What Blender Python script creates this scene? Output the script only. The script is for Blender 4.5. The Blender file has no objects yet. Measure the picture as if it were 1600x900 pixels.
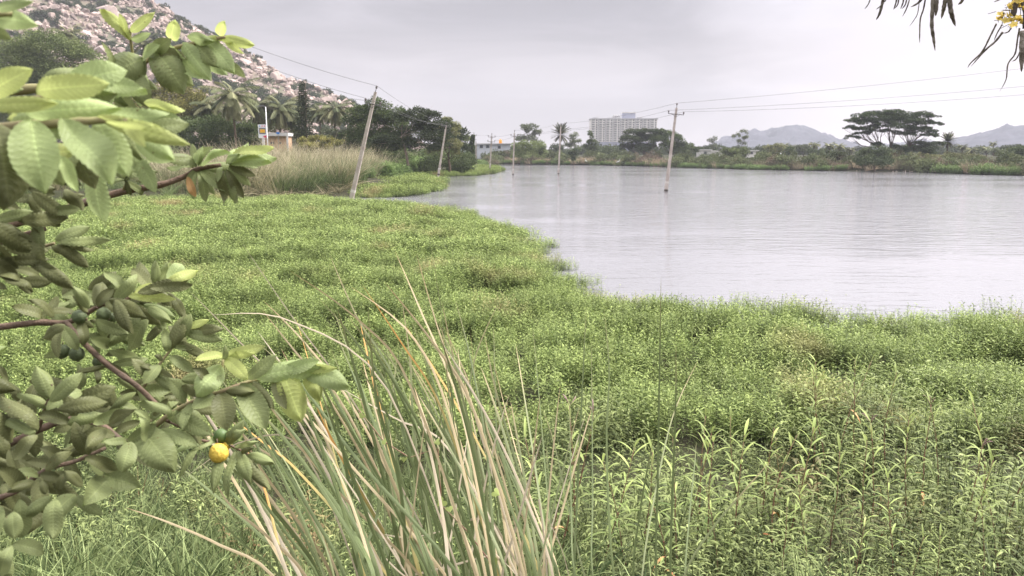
import bpy, math, random
import numpy as np
from mathutils import Vector, Matrix, noise as mn
PI = math.pi
R = math.radians
random.seed(7)
rng = np.random.default_rng(7)
sc = bpy.context.scene
C = sc.collection

# ------------------------------------------------------------------ camera, world, sun, exposure
CAMZ = 4.0
PITCH = R(10.5)
FPX = 1164.0
cam_d = bpy.data.cameras.new('camera')
cam = bpy.data.objects.new('camera', cam_d)
C.objects.link(cam)
cam.location = (0, 0, CAMZ)
cam.rotation_euler = (PI/2 - PITCH, 0, 0)
cam_d.sensor_width = 36.0
cam_d.lens = 36.0 * FPX / 1600.0
cam_d.clip_start = 0.05
cam_d.clip_end = 20000
cam_d.dof.use_dof = True
cam_d.dof.focus_distance = 2.8
cam_d.dof.aperture_fstop = 12.5
sc.camera = cam

SUN_AZ = R(66)      # to the right of the view direction (+Y)
SUN_EL = R(48)
sun_dir = Vector((math.sin(SUN_AZ)*math.cos(SUN_EL), math.cos(SUN_AZ)*math.cos(SUN_EL), math.sin(SUN_EL)))
sun_d = bpy.data.lights.new('sun', 'SUN')
sun_d.energy = 5.0
sun_d.angle = R(24)
sun_d.color = (1.0, 0.95, 0.88)
sun = bpy.data.objects.new('sun', sun_d)
C.objects.link(sun)
sun.rotation_euler = (-sun_dir).to_track_quat('-Z', 'Y').to_euler()

world = bpy.data.worlds.new('World')
sc.world = world
world.use_nodes = True
def build_world():
    nt = world.node_tree; nt.nodes.clear()
    N = nt.nodes.new; L = nt.links.new
    out = N('ShaderNodeOutputWorld')
    sky = N('ShaderNodeTexSky'); sky.sky_type = 'NISHITA'; sky.sun_disc = False
    sky.sun_elevation = SUN_EL; sky.sun_rotation = SUN_AZ
    b1 = N('ShaderNodeBackground'); b1.inputs['Strength'].default_value = 0.10
    L(sky.outputs[0], b1.inputs[0])
    b2 = N('ShaderNodeBackground'); b2.inputs['Strength'].default_value = 1.0
    mix = N('ShaderNodeMixShader'); mix.inputs[0].default_value = 0.96
    L(b1.outputs[0], mix.inputs[1]); L(b2.outputs[0], mix.inputs[2]); L(mix.outputs[0], out.inputs[0])
    tc = N('ShaderNodeTexCoord')
    sep = N('ShaderNodeSeparateXYZ'); L(tc.outputs['Generated'], sep.inputs[0])
    # cloud deck: brighter towards the zenith as an overcast sky is
    ramp = N('ShaderNodeValToRGB'); L(sep.outputs['Z'], ramp.inputs[0])
    cr = ramp.color_ramp
    cr.elements[0].position = 0.0; cr.elements[0].color = (0.60, 0.54, 0.53, 1)
    cr.elements[1].position = 1.0; cr.elements[1].color = (1.0, 0.99, 1.0, 1)
    e = cr.elements.new(0.06); e.color = (0.46, 0.41, 0.405, 1)
    e = cr.elements.new(0.16); e.color = (0.335, 0.315, 0.335, 1)
    e = cr.elements.new(0.30); e.color = (0.34, 0.335, 0.36, 1)
    zen = N('ShaderNodeMapRange'); zen.inputs['From Min'].default_value = 0.22; zen.inputs['From Max'].default_value = 0.8
    zen.inputs['To Min'].default_value = 1.0; zen.inputs['To Max'].default_value = 2.5
    L(sep.outputs['Z'], zen.inputs[0])
    # streaky clouds
    mp = N('ShaderNodeMapping'); mp.inputs['Scale'].default_value = (1.6, 1.6, 8.5); L(tc.outputs['Generated'], mp.inputs[0])
    n1 = N('ShaderNodeTexNoise'); n1.inputs['Scale'].default_value = 1.7; n1.inputs['Detail'].default_value = 7
    n1.inputs['Roughness'].default_value = 0.52; n1.inputs['Distortion'].default_value = 0.5
    L(mp.outputs[0], n1.inputs[0])
    mr = N('ShaderNodeMapRange'); mr.inputs['From Min'].default_value = 0.34; mr.inputs['From Max'].default_value = 0.68
    mr.inputs['To Min'].default_value = 0.85; mr.inputs['To Max'].default_value = 1.27; mr.interpolation_type = 'SMOOTHSTEP'
    L(n1.outputs[0], mr.inputs[0])
    # glow of the sun behind the clouds
    vd = N('ShaderNodeVectorMath'); vd.operation = 'DOT_PRODUCT'; L(tc.outputs['Generated'], vd.inputs[0])
    vd.inputs[1].default_value = (math.sin(R(36))*math.cos(R(13)), math.cos(R(36))*math.cos(R(13)), math.sin(R(13)))
    g = N('ShaderNodeMapRange'); g.inputs['From Min'].default_value = 0.90; g.inputs['From Max'].default_value = 1.0
    g.inputs['To Min'].default_value = 0.0; g.inputs['To Max'].default_value = 1.25; g.interpolation_type = 'SMOOTHSTEP'
    L(vd.outputs['Value'], g.inputs[0])
    m1 = N('ShaderNodeMath'); m1.operation = 'ADD'; L(mr.outputs[0], m1.inputs[0]); L(g.outputs[0], m1.inputs[1])
    m2 = N('ShaderNodeMath'); m2.operation = 'MULTIPLY'; L(m1.outputs[0], m2.inputs[0]); L(zen.outputs[0], m2.inputs[1])
    vm = N('ShaderNodeVectorMath'); vm.operation = 'SCALE'; L(ramp.outputs[0], vm.inputs[0]); L(m2.outputs[0], vm.inputs['Scale'])
    L(vm.outputs[0], b2.inputs[0])
build_world()
world.cycles.sampling_method = 'MANUAL'
world.cycles.sample_map_resolution = 512

sc.view_settings.view_transform = 'Standard'
sc.view_settings.look = 'None'
sc.view_settings.gamma = 1.0
sc.view_settings.exposure = 0.57
sc.view_settings.use_curve_mapping = False
sc.cycles.use_denoising = True
try:
    sc.cycles.denoiser = 'OPENIMAGEDENOISE'
    sc.cycles.denoising_input_passes = 'RGB_ALBEDO_NORMAL'
except Exception:
    pass
sc.cycles.max_bounces = 6
sc.cycles.diffuse_bounces = 2
sc.cycles.glossy_bounces = 3
sc.cycles.transmission_bounces = 3
sc.cycles.volume_bounces = 1
sc.cycles.caustics_reflective = False
sc.cycles.caustics_refractive = False

# ------------------------------------------------------------------ helpers
_c, _s = math.cos(PITCH), math.sin(PITCH)
def ray(px, py):
    """direction through a photo pixel (1600x900), scaled so that its forward (Y) part is 1"""
    x = (px-800.0); u = (450.0-py)
    d = Vector((x, FPX*_c + u*_s, -FPX*_s + u*_c))
    return d / d.y
def P(px, py, Y):
    d = ray(px, py)
    return Vector((d.x*Y, Y, CAMZ + d.z*Y))
def G(px, py, z=0.0):
    d = ray(px, py)
    Y = (z-CAMZ)/d.z
    return Vector((d.x*Y, Y, z))
def PD(px, py, dist):
    """point at a true distance along the pixel's ray (near things)"""
    d = ray(px, py).normalized()
    return Vector((0, 0, CAMZ)) + d*dist

origin = {}
def tag(o, label=None, cat=None, group=None, kind=None):
    if label: o['label'] = label
    if cat: o['category'] = cat
    if group: o['group'] = group
    if kind: o['kind'] = kind
    return o
def empty(name, loc, label=None, cat=None, group=None):
    o = bpy.data.objects.new(name, None); C.objects.link(o)
    o.location = loc; o.empty_display_size = 0.2
    origin[o.name] = Vector(loc)
    return tag(o, label, cat, group)
def mesh_np(name, V, F, smooth=False, attrs=None):
    V = np.asarray(V, dtype=np.float32).reshape(-1, 3)
    F = np.asarray(F, dtype=np.int32)
    me = bpy.data.meshes.new(name)
    k = F.shape[1]
    me.vertices.add(len(V)); me.vertices.foreach_set('co', V.ravel())
    me.loops.add(F.size); me.loops.foreach_set('vertex_index', F.ravel())
    me.polygons.add(len(F))
    me.polygons.foreach_set('loop_start', np.arange(0, F.size, k, dtype=np.int32))
    me.polygons.foreach_set('loop_total', np.full(len(F), k, dtype=np.int32))
    if smooth: me.polygons.foreach_set('use_smooth', np.ones(len(F), dtype=bool))
    if attrs:
        for an, av in attrs.items():
            av = np.asarray(av, dtype=np.float32)
            if av.ndim == 1:
                a = me.attributes.new(an, 'FLOAT', 'POINT'); a.data.foreach_set('value', av)
            else:
                a = me.attributes.new(an, 'FLOAT_VECTOR', 'POINT'); a.data.foreach_set('vector', av.ravel())
    me.update(calc_edges=True)
    return me
class MB:
    """collects shapes of one part (mixed quads)"""
    def __init__(self): self.V = []; self.F = []; self.A = []; self.n = 0
    def add(self, V, F, rnd=None):
        V = np.asarray(V, dtype=np.float32).reshape(-1, 3); F = np.asarray(F, dtype=np.int32)
        if F.shape[1] == 3: F = np.concatenate([F, F[:, :1]*0-1], 1)
        F2 = np.where(F >= 0, F+self.n, -1)
        self.V.append(V); self.F.append(F2); self.n += len(V)
        self.A.append(np.full(len(V), random.random() if rnd is None else rnd, np.float32) if np.isscalar(rnd) or rnd is None else np.asarray(rnd, np.float32))
    def box(self, c, s, rot=None):
        v = np.array([(x, y, z) for x in (-.5, .5) for y in (-.5, .5) for z in (-.5, .5)])*np.array(s)
        if rot is not None: v = v @ np.array(rot).T
        v = v + np.array(c)
        f = [(0,1,3,2),(4,6,7,5),(0,4,5,1),(2,3,7,6),(0,2,6,4),(1,5,7,3)]
        self.add(v, f)
    def tube(self, pts, rads, seg=8, cap=True):
        pts = [Vector(p) for p in pts]
        n = len(pts)
        if np.isscalar(rads): rads = [rads]*n
        V = []; F = []
        up = Vector((0, 0, 1))
        t0 = (pts[1]-pts[0]).normalized()
        a = t0.cross(up)
        if a.length < 1e-3: a = t0.cross(Vector((1, 0, 0)))
        a.normalize()
        for i, p in enumerate(pts):
            t = (pts[min(i+1, n-1)]-pts[max(i-1, 0)]).normalized()
            a = (a - t*a.dot(t)).normalized(); b = t.cross(a)
            for k in range(seg):
                an = 2*PI*k/seg
                V.append(p + (a*math.cos(an)+b*math.sin(an))*rads[i])
        for i in range(n-1):
            for k in range(seg):
                k2 = (k+1) % seg
                F.append((i*seg+k, i*seg+k2, (i+1)*seg+k2, (i+1)*seg+k))
        if cap:
            V.append(pts[0]); V.append(pts[-1]); c0 = n*seg; c1 = c0+1
            for k in range(seg):
                k2 = (k+1) % seg
                F.append((c0, k2, k, -1)); F.append((c1, (n-1)*seg+k, (n-1)*seg+k2, -1))
        self.add([tuple(v) for v in V], F)
    def lathe(self, c, prof, seg=12):
        """prof: list of (radius, z)"""
        V = []; F = []
        for r, z in prof:
            for k in range(seg):
                an = 2*PI*k/seg
                V.append((c[0]+r*math.cos(an), c[1]+r*math.sin(an), c[2]+z))
        for i in range(len(prof)-1):
            for k in range(seg):
                k2 = (k+1) % seg
                F.append((i*seg+k, i*seg+k2, (i+1)*seg+k2, (i+1)*seg+k))
        self.add(V, F)
    def mesh(self, name, smooth=False, off=(0, 0, 0)):
        V = np.concatenate(self.V) - np.array(off, dtype=np.float32); F = np.concatenate(self.F); A = np.concatenate(self.A)
        faces = [tuple(int(i) for i in f if i >= 0) for f in F]
        me = bpy.data.meshes.new(name)
        me.from_pydata([tuple(map(float, v)) for v in V], [], faces)
        a = me.attributes.new('rnd', 'FLOAT', 'POINT'); a.data.foreach_set('value', A)
        if smooth:
            me.polygons.foreach_set('use_smooth', np.ones(len(me.polygons), dtype=bool))
        me.update()
        return me
def link(name, me, mat, parent=None, loc=None):
    o = bpy.data.objects.new(name, me); C.objects.link(o)
    if mat is not None and not me.materials: me.materials.append(mat)
    if parent is not None:
        o.parent = parent; origin[o.name] = origin.get(parent.name, Vector((0, 0, 0)))
    else:
        o.location = loc or (0, 0, 0); origin[o.name] = Vector(loc or (0, 0, 0))
    return o
def part(name, mb, mat, parent, smooth=False):
    """mb in world coordinates, hung under parent"""
    return link(name, mb.mesh(name, smooth, origin[parent.name]), mat, parent)
def solo(name, mb, mat, loc, smooth=False):
    return link(name, mb.mesh(name, smooth, loc), mat, None, loc)
def copy_tree(o, parent=None):
    c = o.copy(); C.objects.link(c); c.parent = parent
    for ch in list(o.children): copy_tree(ch, c)
    return c

def nrm(v): return v/np.maximum(np.linalg.norm(v, axis=-1, keepdims=True), 1e-9)
def ribbons(base, d, up, L, W, bend=None, segs=3, prof=None, fold=0.0, cols=2, rnd=None):
    """n leaves / blades at once. bend: (n,3) offset (as a share of length) that grows with t^2"""
    base = np.asarray(base, float); n = len(base); d = nrm(np.asarray(d, float)); up = np.asarray(up, float)
    L = np.broadcast_to(L, (n,)).astype(float); W = np.broadcast_to(W, (n,)).astype(float)
    t = np.linspace(0, 1, segs+1)
    if prof is None: prof = np.sin(PI*np.clip(t*0.93+0.07, 0, 1))**0.8
    side = nrm(np.cross(d, up)); nn = nrm(np.cross(side, d))
    cen = base[:, None, :] + d[:, None, :]*(L[:, None]*t)[:, :, None]
    if bend is not None: cen = cen + np.asarray(bend)[:, None, :]*(L[:, None]*t**2)[:, :, None]
    w = (W[:, None]*prof[None, :]/2)
    cs = np.linspace(-1, 1, cols)
    V = np.zeros((n, segs+1, cols, 3))
    for j, c in enumerate(cs):
        V[:, :, j, :] = cen + side[:, None, :]*(w*c)[:, :, None] + nn[:, None, :]*(w*abs(c)*fold)[:, :, None]
    idx = np.arange(n*(segs+1)*cols).reshape(n, segs+1, cols)
    F = np.stack([idx[:, :-1, :-1], idx[:, :-1, 1:], idx[:, 1:, 1:], idx[:, 1:, :-1]], -1).reshape(-1, 4)
    if rnd is None: rnd = rng.random(n)
    A = np.repeat(rnd, (segs+1)*cols)
    T = np.broadcast_to(t[None, :, None], (n, segs+1, cols)).ravel()
    return V.reshape(-1, 3), F, A, T
def cat(parts):
    Vs, Fs, As, Ts = [], [], [], []; n = 0
    for V, F, A, T in parts:
        Vs.append(V); Fs.append(F+n); As.append(A); Ts.append(T); n += len(V)
    return np.concatenate(Vs), np.concatenate(Fs), np.concatenate(As), np.concatenate(Ts)
def pip(x, y, poly):
    inside = np.zeros(x.shape, bool); n = len(poly)
    for i in range(n):
        x1, y1 = poly[i][:2]; x2, y2 = poly[(i+1) % n][:2]
        c = ((y1 > y) != (y2 > y)) & (x < (x2-x1)*(y-y1)/((y2-y1) if y2 != y1 else 1e-9)+x1)
        inside ^= c
    return inside
def pdist(x, y, poly, closed=True):
    best = np.full(x.shape, 1e9); n = len(poly)
    for i in range(n if closed else n-1):
        x1, y1 = poly[i][:2]; x2, y2 = poly[(i+1) % n][:2]
        dx, dy = x2-x1, y2-y1; l2 = dx*dx+dy*dy+1e-9
        t = np.clip(((x-x1)*dx+(y-y1)*dy)/l2, 0, 1)
        best = np.minimum(best, np.hypot(x-x1-t*dx, y-y1-t*dy))
    return best
def vnoise(x, y, s, seed=0.0):
    out = np.empty(len(x))
    for i in range(len(x)):
        out[i] = mn.noise(Vector((x[i]*s[0]+seed, y[i]*s[1]-seed, seed*1.7)))
    return out

def proto_coll(name, meshes, mat):
    col = bpy.data.collections.new(name)
    for i, me in enumerate(meshes):
        if not me.materials: me.materials.append(mat)
        o = bpy.data.objects.new('%s_%02d' % (name, i), me); col.objects.link(o)
    return col
def scatter(name, pts, rot, scl, idx, col, label=None, kind='stuff'):
    """one object whose points carry the patches (countless plants, stones)"""
    pts = np.asarray(pts, np.float32); n = len(pts)
    me = bpy.data.meshes.new(name); me.vertices.add(n); me.vertices.foreach_set('co', pts.ravel())
    a = me.attributes.new('rot', 'FLOAT_VECTOR', 'POINT'); a.data.foreach_set('vector', np.asarray(rot, np.float32).ravel())
    scl = np.asarray(scl, np.float32)
    if scl.ndim == 1: scl = np.repeat(scl[:, None], 3, 1)
    a = me.attributes.new('scl', 'FLOAT_VECTOR', 'POINT'); a.data.foreach_set('vector', scl.ravel())
    a = me.attributes.new('pick', 'INT', 'POINT'); a.data.foreach_set('value', np.asarray(idx, np.int32))
    o = bpy.data.objects.new(name, me); C.objects.link(o)
    ng = bpy.data.node_groups.new(name+'_nodes', 'GeometryNodeTree')
    ng.interface.new_socket('Geometry', in_out='INPUT', socket_type='NodeSocketGeometry')
    ng.interface.new_socket('Geometry', in_out='OUTPUT', socket_type='NodeSocketGeometry')
    N = ng.nodes.new; Lk = ng.links.new
    gi = N('NodeGroupInput'); go = N('NodeGroupOutput')
    ip = N('GeometryNodeInstanceOnPoints'); ci = N('GeometryNodeCollectionInfo')
    ci.inputs['Collection'].default_value = col
    ci.inputs['Separate Children'].default_value = True; ci.inputs['Reset Children'].default_value = True
    def na(nm, ty):
        q = N('GeometryNodeInputNamedAttribute'); q.data_type = ty; q.inputs['Name'].default_value = nm
        return [s for s in q.outputs if s.enabled and s.name == 'Attribute'][0]
    e2r = N('FunctionNodeEulerToRotation'); Lk(na('rot', 'FLOAT_VECTOR'), e2r.inputs[0])
    Lk(gi.outputs[0], ip.inputs['Points']); Lk(ci.outputs[0], ip.inputs['Instance'])
    ip.inputs['Pick Instance'].default_value = True
    Lk(na('pick', 'INT'), ip.inputs['Instance Index']); Lk(e2r.outputs[0], ip.inputs['Rotation']); Lk(na('scl', 'FLOAT_VECTOR'), ip.inputs['Scale'])
    Lk(ip.outputs[0], go.inputs[0])
    m = o.modifiers.new('scatter', 'NODES'); m.node_group = ng
    tag(o, label, None, None, kind)
    return o

# ------------------------------------------------------------------ materials
def nodes(name):
    m = bpy.data.materials.new(name); m.use_nodes = True
    nt = m.node_tree; nt.nodes.clear()
    return m, nt.nodes.new, nt.links.new
def setc(inp, c): inp.default_value = (c[0], c[1], c[2], 1)
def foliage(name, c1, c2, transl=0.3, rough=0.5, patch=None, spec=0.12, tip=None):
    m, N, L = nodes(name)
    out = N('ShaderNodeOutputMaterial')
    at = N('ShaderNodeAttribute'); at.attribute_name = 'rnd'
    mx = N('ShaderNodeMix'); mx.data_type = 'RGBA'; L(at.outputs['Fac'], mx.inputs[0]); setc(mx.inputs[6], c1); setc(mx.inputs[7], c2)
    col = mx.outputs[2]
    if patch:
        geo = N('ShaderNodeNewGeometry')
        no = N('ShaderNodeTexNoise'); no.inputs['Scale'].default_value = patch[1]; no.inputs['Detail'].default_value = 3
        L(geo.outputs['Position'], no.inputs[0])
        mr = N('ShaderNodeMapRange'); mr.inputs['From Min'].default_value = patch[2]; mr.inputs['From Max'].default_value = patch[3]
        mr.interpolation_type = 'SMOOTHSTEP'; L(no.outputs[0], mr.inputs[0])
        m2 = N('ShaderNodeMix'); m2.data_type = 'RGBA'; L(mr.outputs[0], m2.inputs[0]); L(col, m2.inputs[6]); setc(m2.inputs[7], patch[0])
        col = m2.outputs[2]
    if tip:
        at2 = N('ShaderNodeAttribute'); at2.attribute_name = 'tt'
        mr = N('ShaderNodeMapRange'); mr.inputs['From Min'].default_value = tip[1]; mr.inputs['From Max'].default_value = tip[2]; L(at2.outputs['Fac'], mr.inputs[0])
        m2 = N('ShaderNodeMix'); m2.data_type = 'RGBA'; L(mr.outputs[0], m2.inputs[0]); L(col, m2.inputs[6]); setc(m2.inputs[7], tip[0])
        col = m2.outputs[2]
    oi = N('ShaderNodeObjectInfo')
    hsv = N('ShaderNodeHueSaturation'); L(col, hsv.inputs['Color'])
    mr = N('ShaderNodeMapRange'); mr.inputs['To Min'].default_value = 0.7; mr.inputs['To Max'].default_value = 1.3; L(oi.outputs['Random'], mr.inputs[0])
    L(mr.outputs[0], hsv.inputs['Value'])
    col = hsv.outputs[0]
    pb = N('ShaderNodeBsdfPrincipled'); L(col, pb.inputs['Base Color']); pb.inputs['Roughness'].default_value = rough
    pb.inputs['Specular IOR Level'].default_value = spec
    if transl > 0:
        tr = N('ShaderNodeBsdfTranslucent'); L(col, tr.inputs[0])
        ms = N('ShaderNodeMixShader'); ms.inputs[0].default_value = transl
        L(pb.outputs[0], ms.inputs[1]); L(tr.outputs[0], ms.inputs[2]); L(ms.outputs[0], out.inputs[0])
    else: L(pb.outputs[0], out.inputs[0])
    return m
def plain(name, c, rough=0.7, spec=0.3, var=0.25, scale=3.0, c2=None, bump=0.0, bscale=None, stretch=(1, 1, 1), metal=0.0):
    m, N, L = nodes(name)
    out = N('ShaderNodeOutputMaterial')
    tc = N('ShaderNodeTexCoord'); mp = N('ShaderNodeMapping'); mp.inputs['Scale'].default_value = stretch
    L(tc.outputs['Object'], mp.inputs[0])
    no = N('ShaderNodeTexNoise'); no.inputs['Scale'].default_value = scale; no.inputs['Detail'].default_value = 5; no.inputs['Roughness'].default_value = 0.65
    L(mp.outputs[0], no.inputs[0])
    mr = N('ShaderNodeMapRange'); mr.inputs['From Min'].default_value = 0.35; mr.inputs['From Max'].default_value = 0.65; L(no.outputs[0], mr.inputs[0])
    mx = N('ShaderNodeMix'); mx.data_type = 'RGBA'; L(mr.outputs[0], mx.inputs[0])
    setc(mx.inputs[6], c); setc(mx.inputs[7], c2 or tuple(v*(1-var) for v in c))
    pb = N('ShaderNodeBsdfPrincipled'); L(mx.outputs[2], pb.inputs['Base Color'])
    pb.inputs['Roughness'].default_value = rough; pb.inputs['Specular IOR Level'].default_value = spec; pb.inputs['Metallic'].default_value = metal
    if bump:
        n2 = N('ShaderNodeTexNoise'); n2.inputs['Scale'].default_value = bscale or scale*4; n2.inputs['Detail'].default_value = 5; L(mp.outputs[0], n2.inputs[0])
        bp = N('ShaderNodeBump'); bp.inputs['Strength'].default_value = bump; bp.inputs['Distance'].default_value = 0.05
        L(n2.outputs[0], bp.inputs['Height']); L(bp.outputs[0], pb.inputs['Normal'])
    L(pb.outputs[0], out.inputs[0])
    return m
MATS = dict(
    bark=plain('bark', (0.16, 0.12, 0.09), 0.9, 0.1, 0.5, 4, bump=0.5, stretch=(1, 1, .3)),
    pale_bark=plain('pale_bark', (0.34, 0.27, 0.22), 0.9, 0.1, 0.4, 4, stretch=(1, 1, .3)),
    concrete=plain('pole_concrete', (0.50, 0.44, 0.40), 0.85, 0.2, 0.35, 2.2, c2=(0.33, 0.28, 0.25), bump=0.3),
    stain=plain('stained_concrete', (0.10, 0.085, 0.075), 0.8, 0.2, 0.4, 6),
    white_band=plain('bare_band', (0.62, 0.58, 0.54), 0.8, 0.2, 0.2, 5),
    steel=plain('dull_steel', (0.12, 0.11, 0.11), 0.55, 0.5, 0.4, 8),
    porcelain=plain('brown_porcelain', (0.07, 0.05, 0.05), 0.3, 0.6, 0.2, 8),
    wire=plain('wire_metal', (0.12, 0.115, 0.12), 0.6, 0.4, 0.1, 8),
    wall_white=plain('white_wall', (0.70, 0.68, 0.66), 0.9, 0.1, 0.18, 0.6, stretch=(1, 1, .4)),
    wall_cream=plain('cream_wall', (0.82, 0.78, 0.75), 0.9, 0.1, 0.10, 0.3),
    wall_lilac=plain('lilac_wall', (0.40, 0.41, 0.52), 0.9, 0.1, 0.1, 0.4),
    wall_grey=plain('grey_wall', (0.50, 0.49, 0.50), 0.9, 0.1, 0.2, 0.4),
    wall_blue=plain('pale_blue_wall', (0.58, 0.60, 0.65), 0.9, 0.1, 0.15, 0.7),
    wall_peach=plain('peach_wall', (0.70, 0.45, 0.30), 0.9, 0.1, 0.12, 0.7),
    window=plain('window_glass', (0.07, 0.08, 0.10), 0.2, 0.5, 0.2, 2),
    orange=plain('orange_plastic', (0.85, 0.33, 0.03), 0.4, 0.4, 0.1, 2),
    black=plain('black_plastic', (0.03, 0.03, 0.035), 0.5, 0.4, 0.1, 2),
    white=plain('white_paint', (0.80, 0.80, 0.82), 0.4, 0.4, 0.06, 2),
    grey=plain('grey_paint', (0.20, 0.20, 0.22), 0.5, 0.4, 0.06, 2),
    yellow=plain('yellow_paint', (0.90, 0.55, 0.04), 0.5, 0.4, 0.06, 2),
    blue=plain('blue_paint', (0.05, 0.22, 0.65), 0.5, 0.4, 0.06, 2),
    red=plain('red_paint', (0.70, 0.06, 0.14), 0.5, 0.4, 0.06, 2),
    feather=plain('white_feather', (0.80, 0.79, 0.76), 0.8, 0.1, 0.1, 5),
    skin=plain('brown_skin', (0.22, 0.12, 0.08), 0.6, 0.3, 0.1, 5),
)
# ------------------------------------------------------------------ outlines of water and land
def GP(lst, z=0.0): return [(G(a, b, z).x, G(a, b, z).y) for a, b in lst]
mat_edge = GP([(395, 318), (430, 312), (480, 312), (540, 320), (600, 323), (650, 328), (700, 338), (745, 350), (782, 362), (800, 372), (795, 382), (822, 397),
               (826, 411), (848, 422), (866, 443), (892, 462), (930, 475), (1000, 485), (1100, 495), (1190, 503), (1300, 509), (1450, 513), (1620, 519), (1900, 529), (2300, 542)])
inlet_n = GP([(500, 308), (560, 309), (640, 305), (680, 298), (693, 292), (686, 286), (640, 278), (660, 275), (720, 275), (765, 271), (784, 266), (770, 264), (738, 262), (742, 259)])
far_edge = GP([(742, 259), (775, 256.5), (850, 257.5), (940, 258.5), (1020, 260.5), (1100, 263), (1180, 265.5), (1260, 267), (1330, 268), (1420, 269), (1500, 272), (1600, 275), (1800, 281), (2100, 290), (2400, 300)])
right_far = [(120, 60), (90, 12)]
lake = mat_edge + right_far[::-1] + far_edge[::-1] + inlet_n[::-1]
mat_poly = [(-55, -6), (-62, 40)] + [G(60, 326).xy[:], G(200, 321).xy[:], G(330, 316).xy[:]] + mat_edge + [(60, 10), (60, -6)]

def mound(x, y):
    a = vnoise(x, y, (.45, .85), 3.1); b = vnoise(x, y, (1.1, 2.0), 9.2)
    return 0.20*np.tanh(3.0*a)*.8 + 0.14*b + 0.10*vnoise(x, y, (.10, .2), 5.5) + .12
def bund(y):
    t = np.clip((np.asarray(y, float)-1.0)/6.5, 0, 1)
    return 2.4*(1-t)**1.25

def build_ground():
    def axis(a, b, fine0, fine1, fs, ms, far):
        xs = list(np.arange(fine0, fine1, fs))
        v = fine0
        left = []
        st = ms
        while v > a: v -= st; left.append(v); st *= 1.04 if abs(v) < 400 else 1.25
        v = fine1; right = []; st = ms
        while v < b: right.append(v); v += st; st *= 1.03 if abs(v) < 400 else 1.25
        return np.array(left[::-1] + xs + right)
    xs = axis(-2500, 2500, -50, 60, 1.0, 2.5, 0); ys = axis(-340, 3100, -6, 70, 0.8, 1.8, 0)
    X, Y = np.meshgrid(xs, ys, indexing='ij')
    x, y = X.ravel(), Y.ravel()
    inl = pip(x, y, lake); dl = pdist(x, y, lake)
    inm = pip(x, y, mat_poly)
    z = np.where(inl, -np.clip(dl*0.3, 0.0, 1.0)-0.02, 0.0)
    land = ~inl & ~inm
    rise = np.clip((dl-1)/9, 0, 1)*1.0 + np.clip((dl-25)/60, 0, 1)*0.8
    z = np.where(land, 0.06+rise, z)
    z = np.where(inm & ~inl, 0.05, z)
    z = np.maximum(z, np.where(y < 7.6, bund(y), -5))
    z = np.where(land & (np.hypot(x, y) > 600), z, z)
    nx, ny = X.shape
    idx = np.arange(nx*ny).reshape(nx, ny)
    F = np.stack([idx[:-1, :-1], idx[1:, :-1], idx[1:, 1:], idx[:-1, 1:]], -1).reshape(-1, 4)
    me = mesh_np('ground', np.stack([x, y, z], 1), F, True)
    m = plain('damp_soil', (0.045, 0.038, 0.025), 0.95, 0.1, 0.4, 0.6, c2=(0.035, 0.042, 0.02), bump=0.4, bscale=5)
    o = link('ground', me, m); tag(o, kind='structure')
    return xs, ys, z.reshape(nx, ny)
gx, gy, gz = build_ground()
def ground_z(x, y):
    i = int(np.clip(np.searchsorted(gx, x)-1, 0, len(gx)-2)); j = int(np.clip(np.searchsorted(gy, y)-1, 0, len(gy)-2))
    return float(max(gz[i, j], gz[i+1, j+1], -5))

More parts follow.
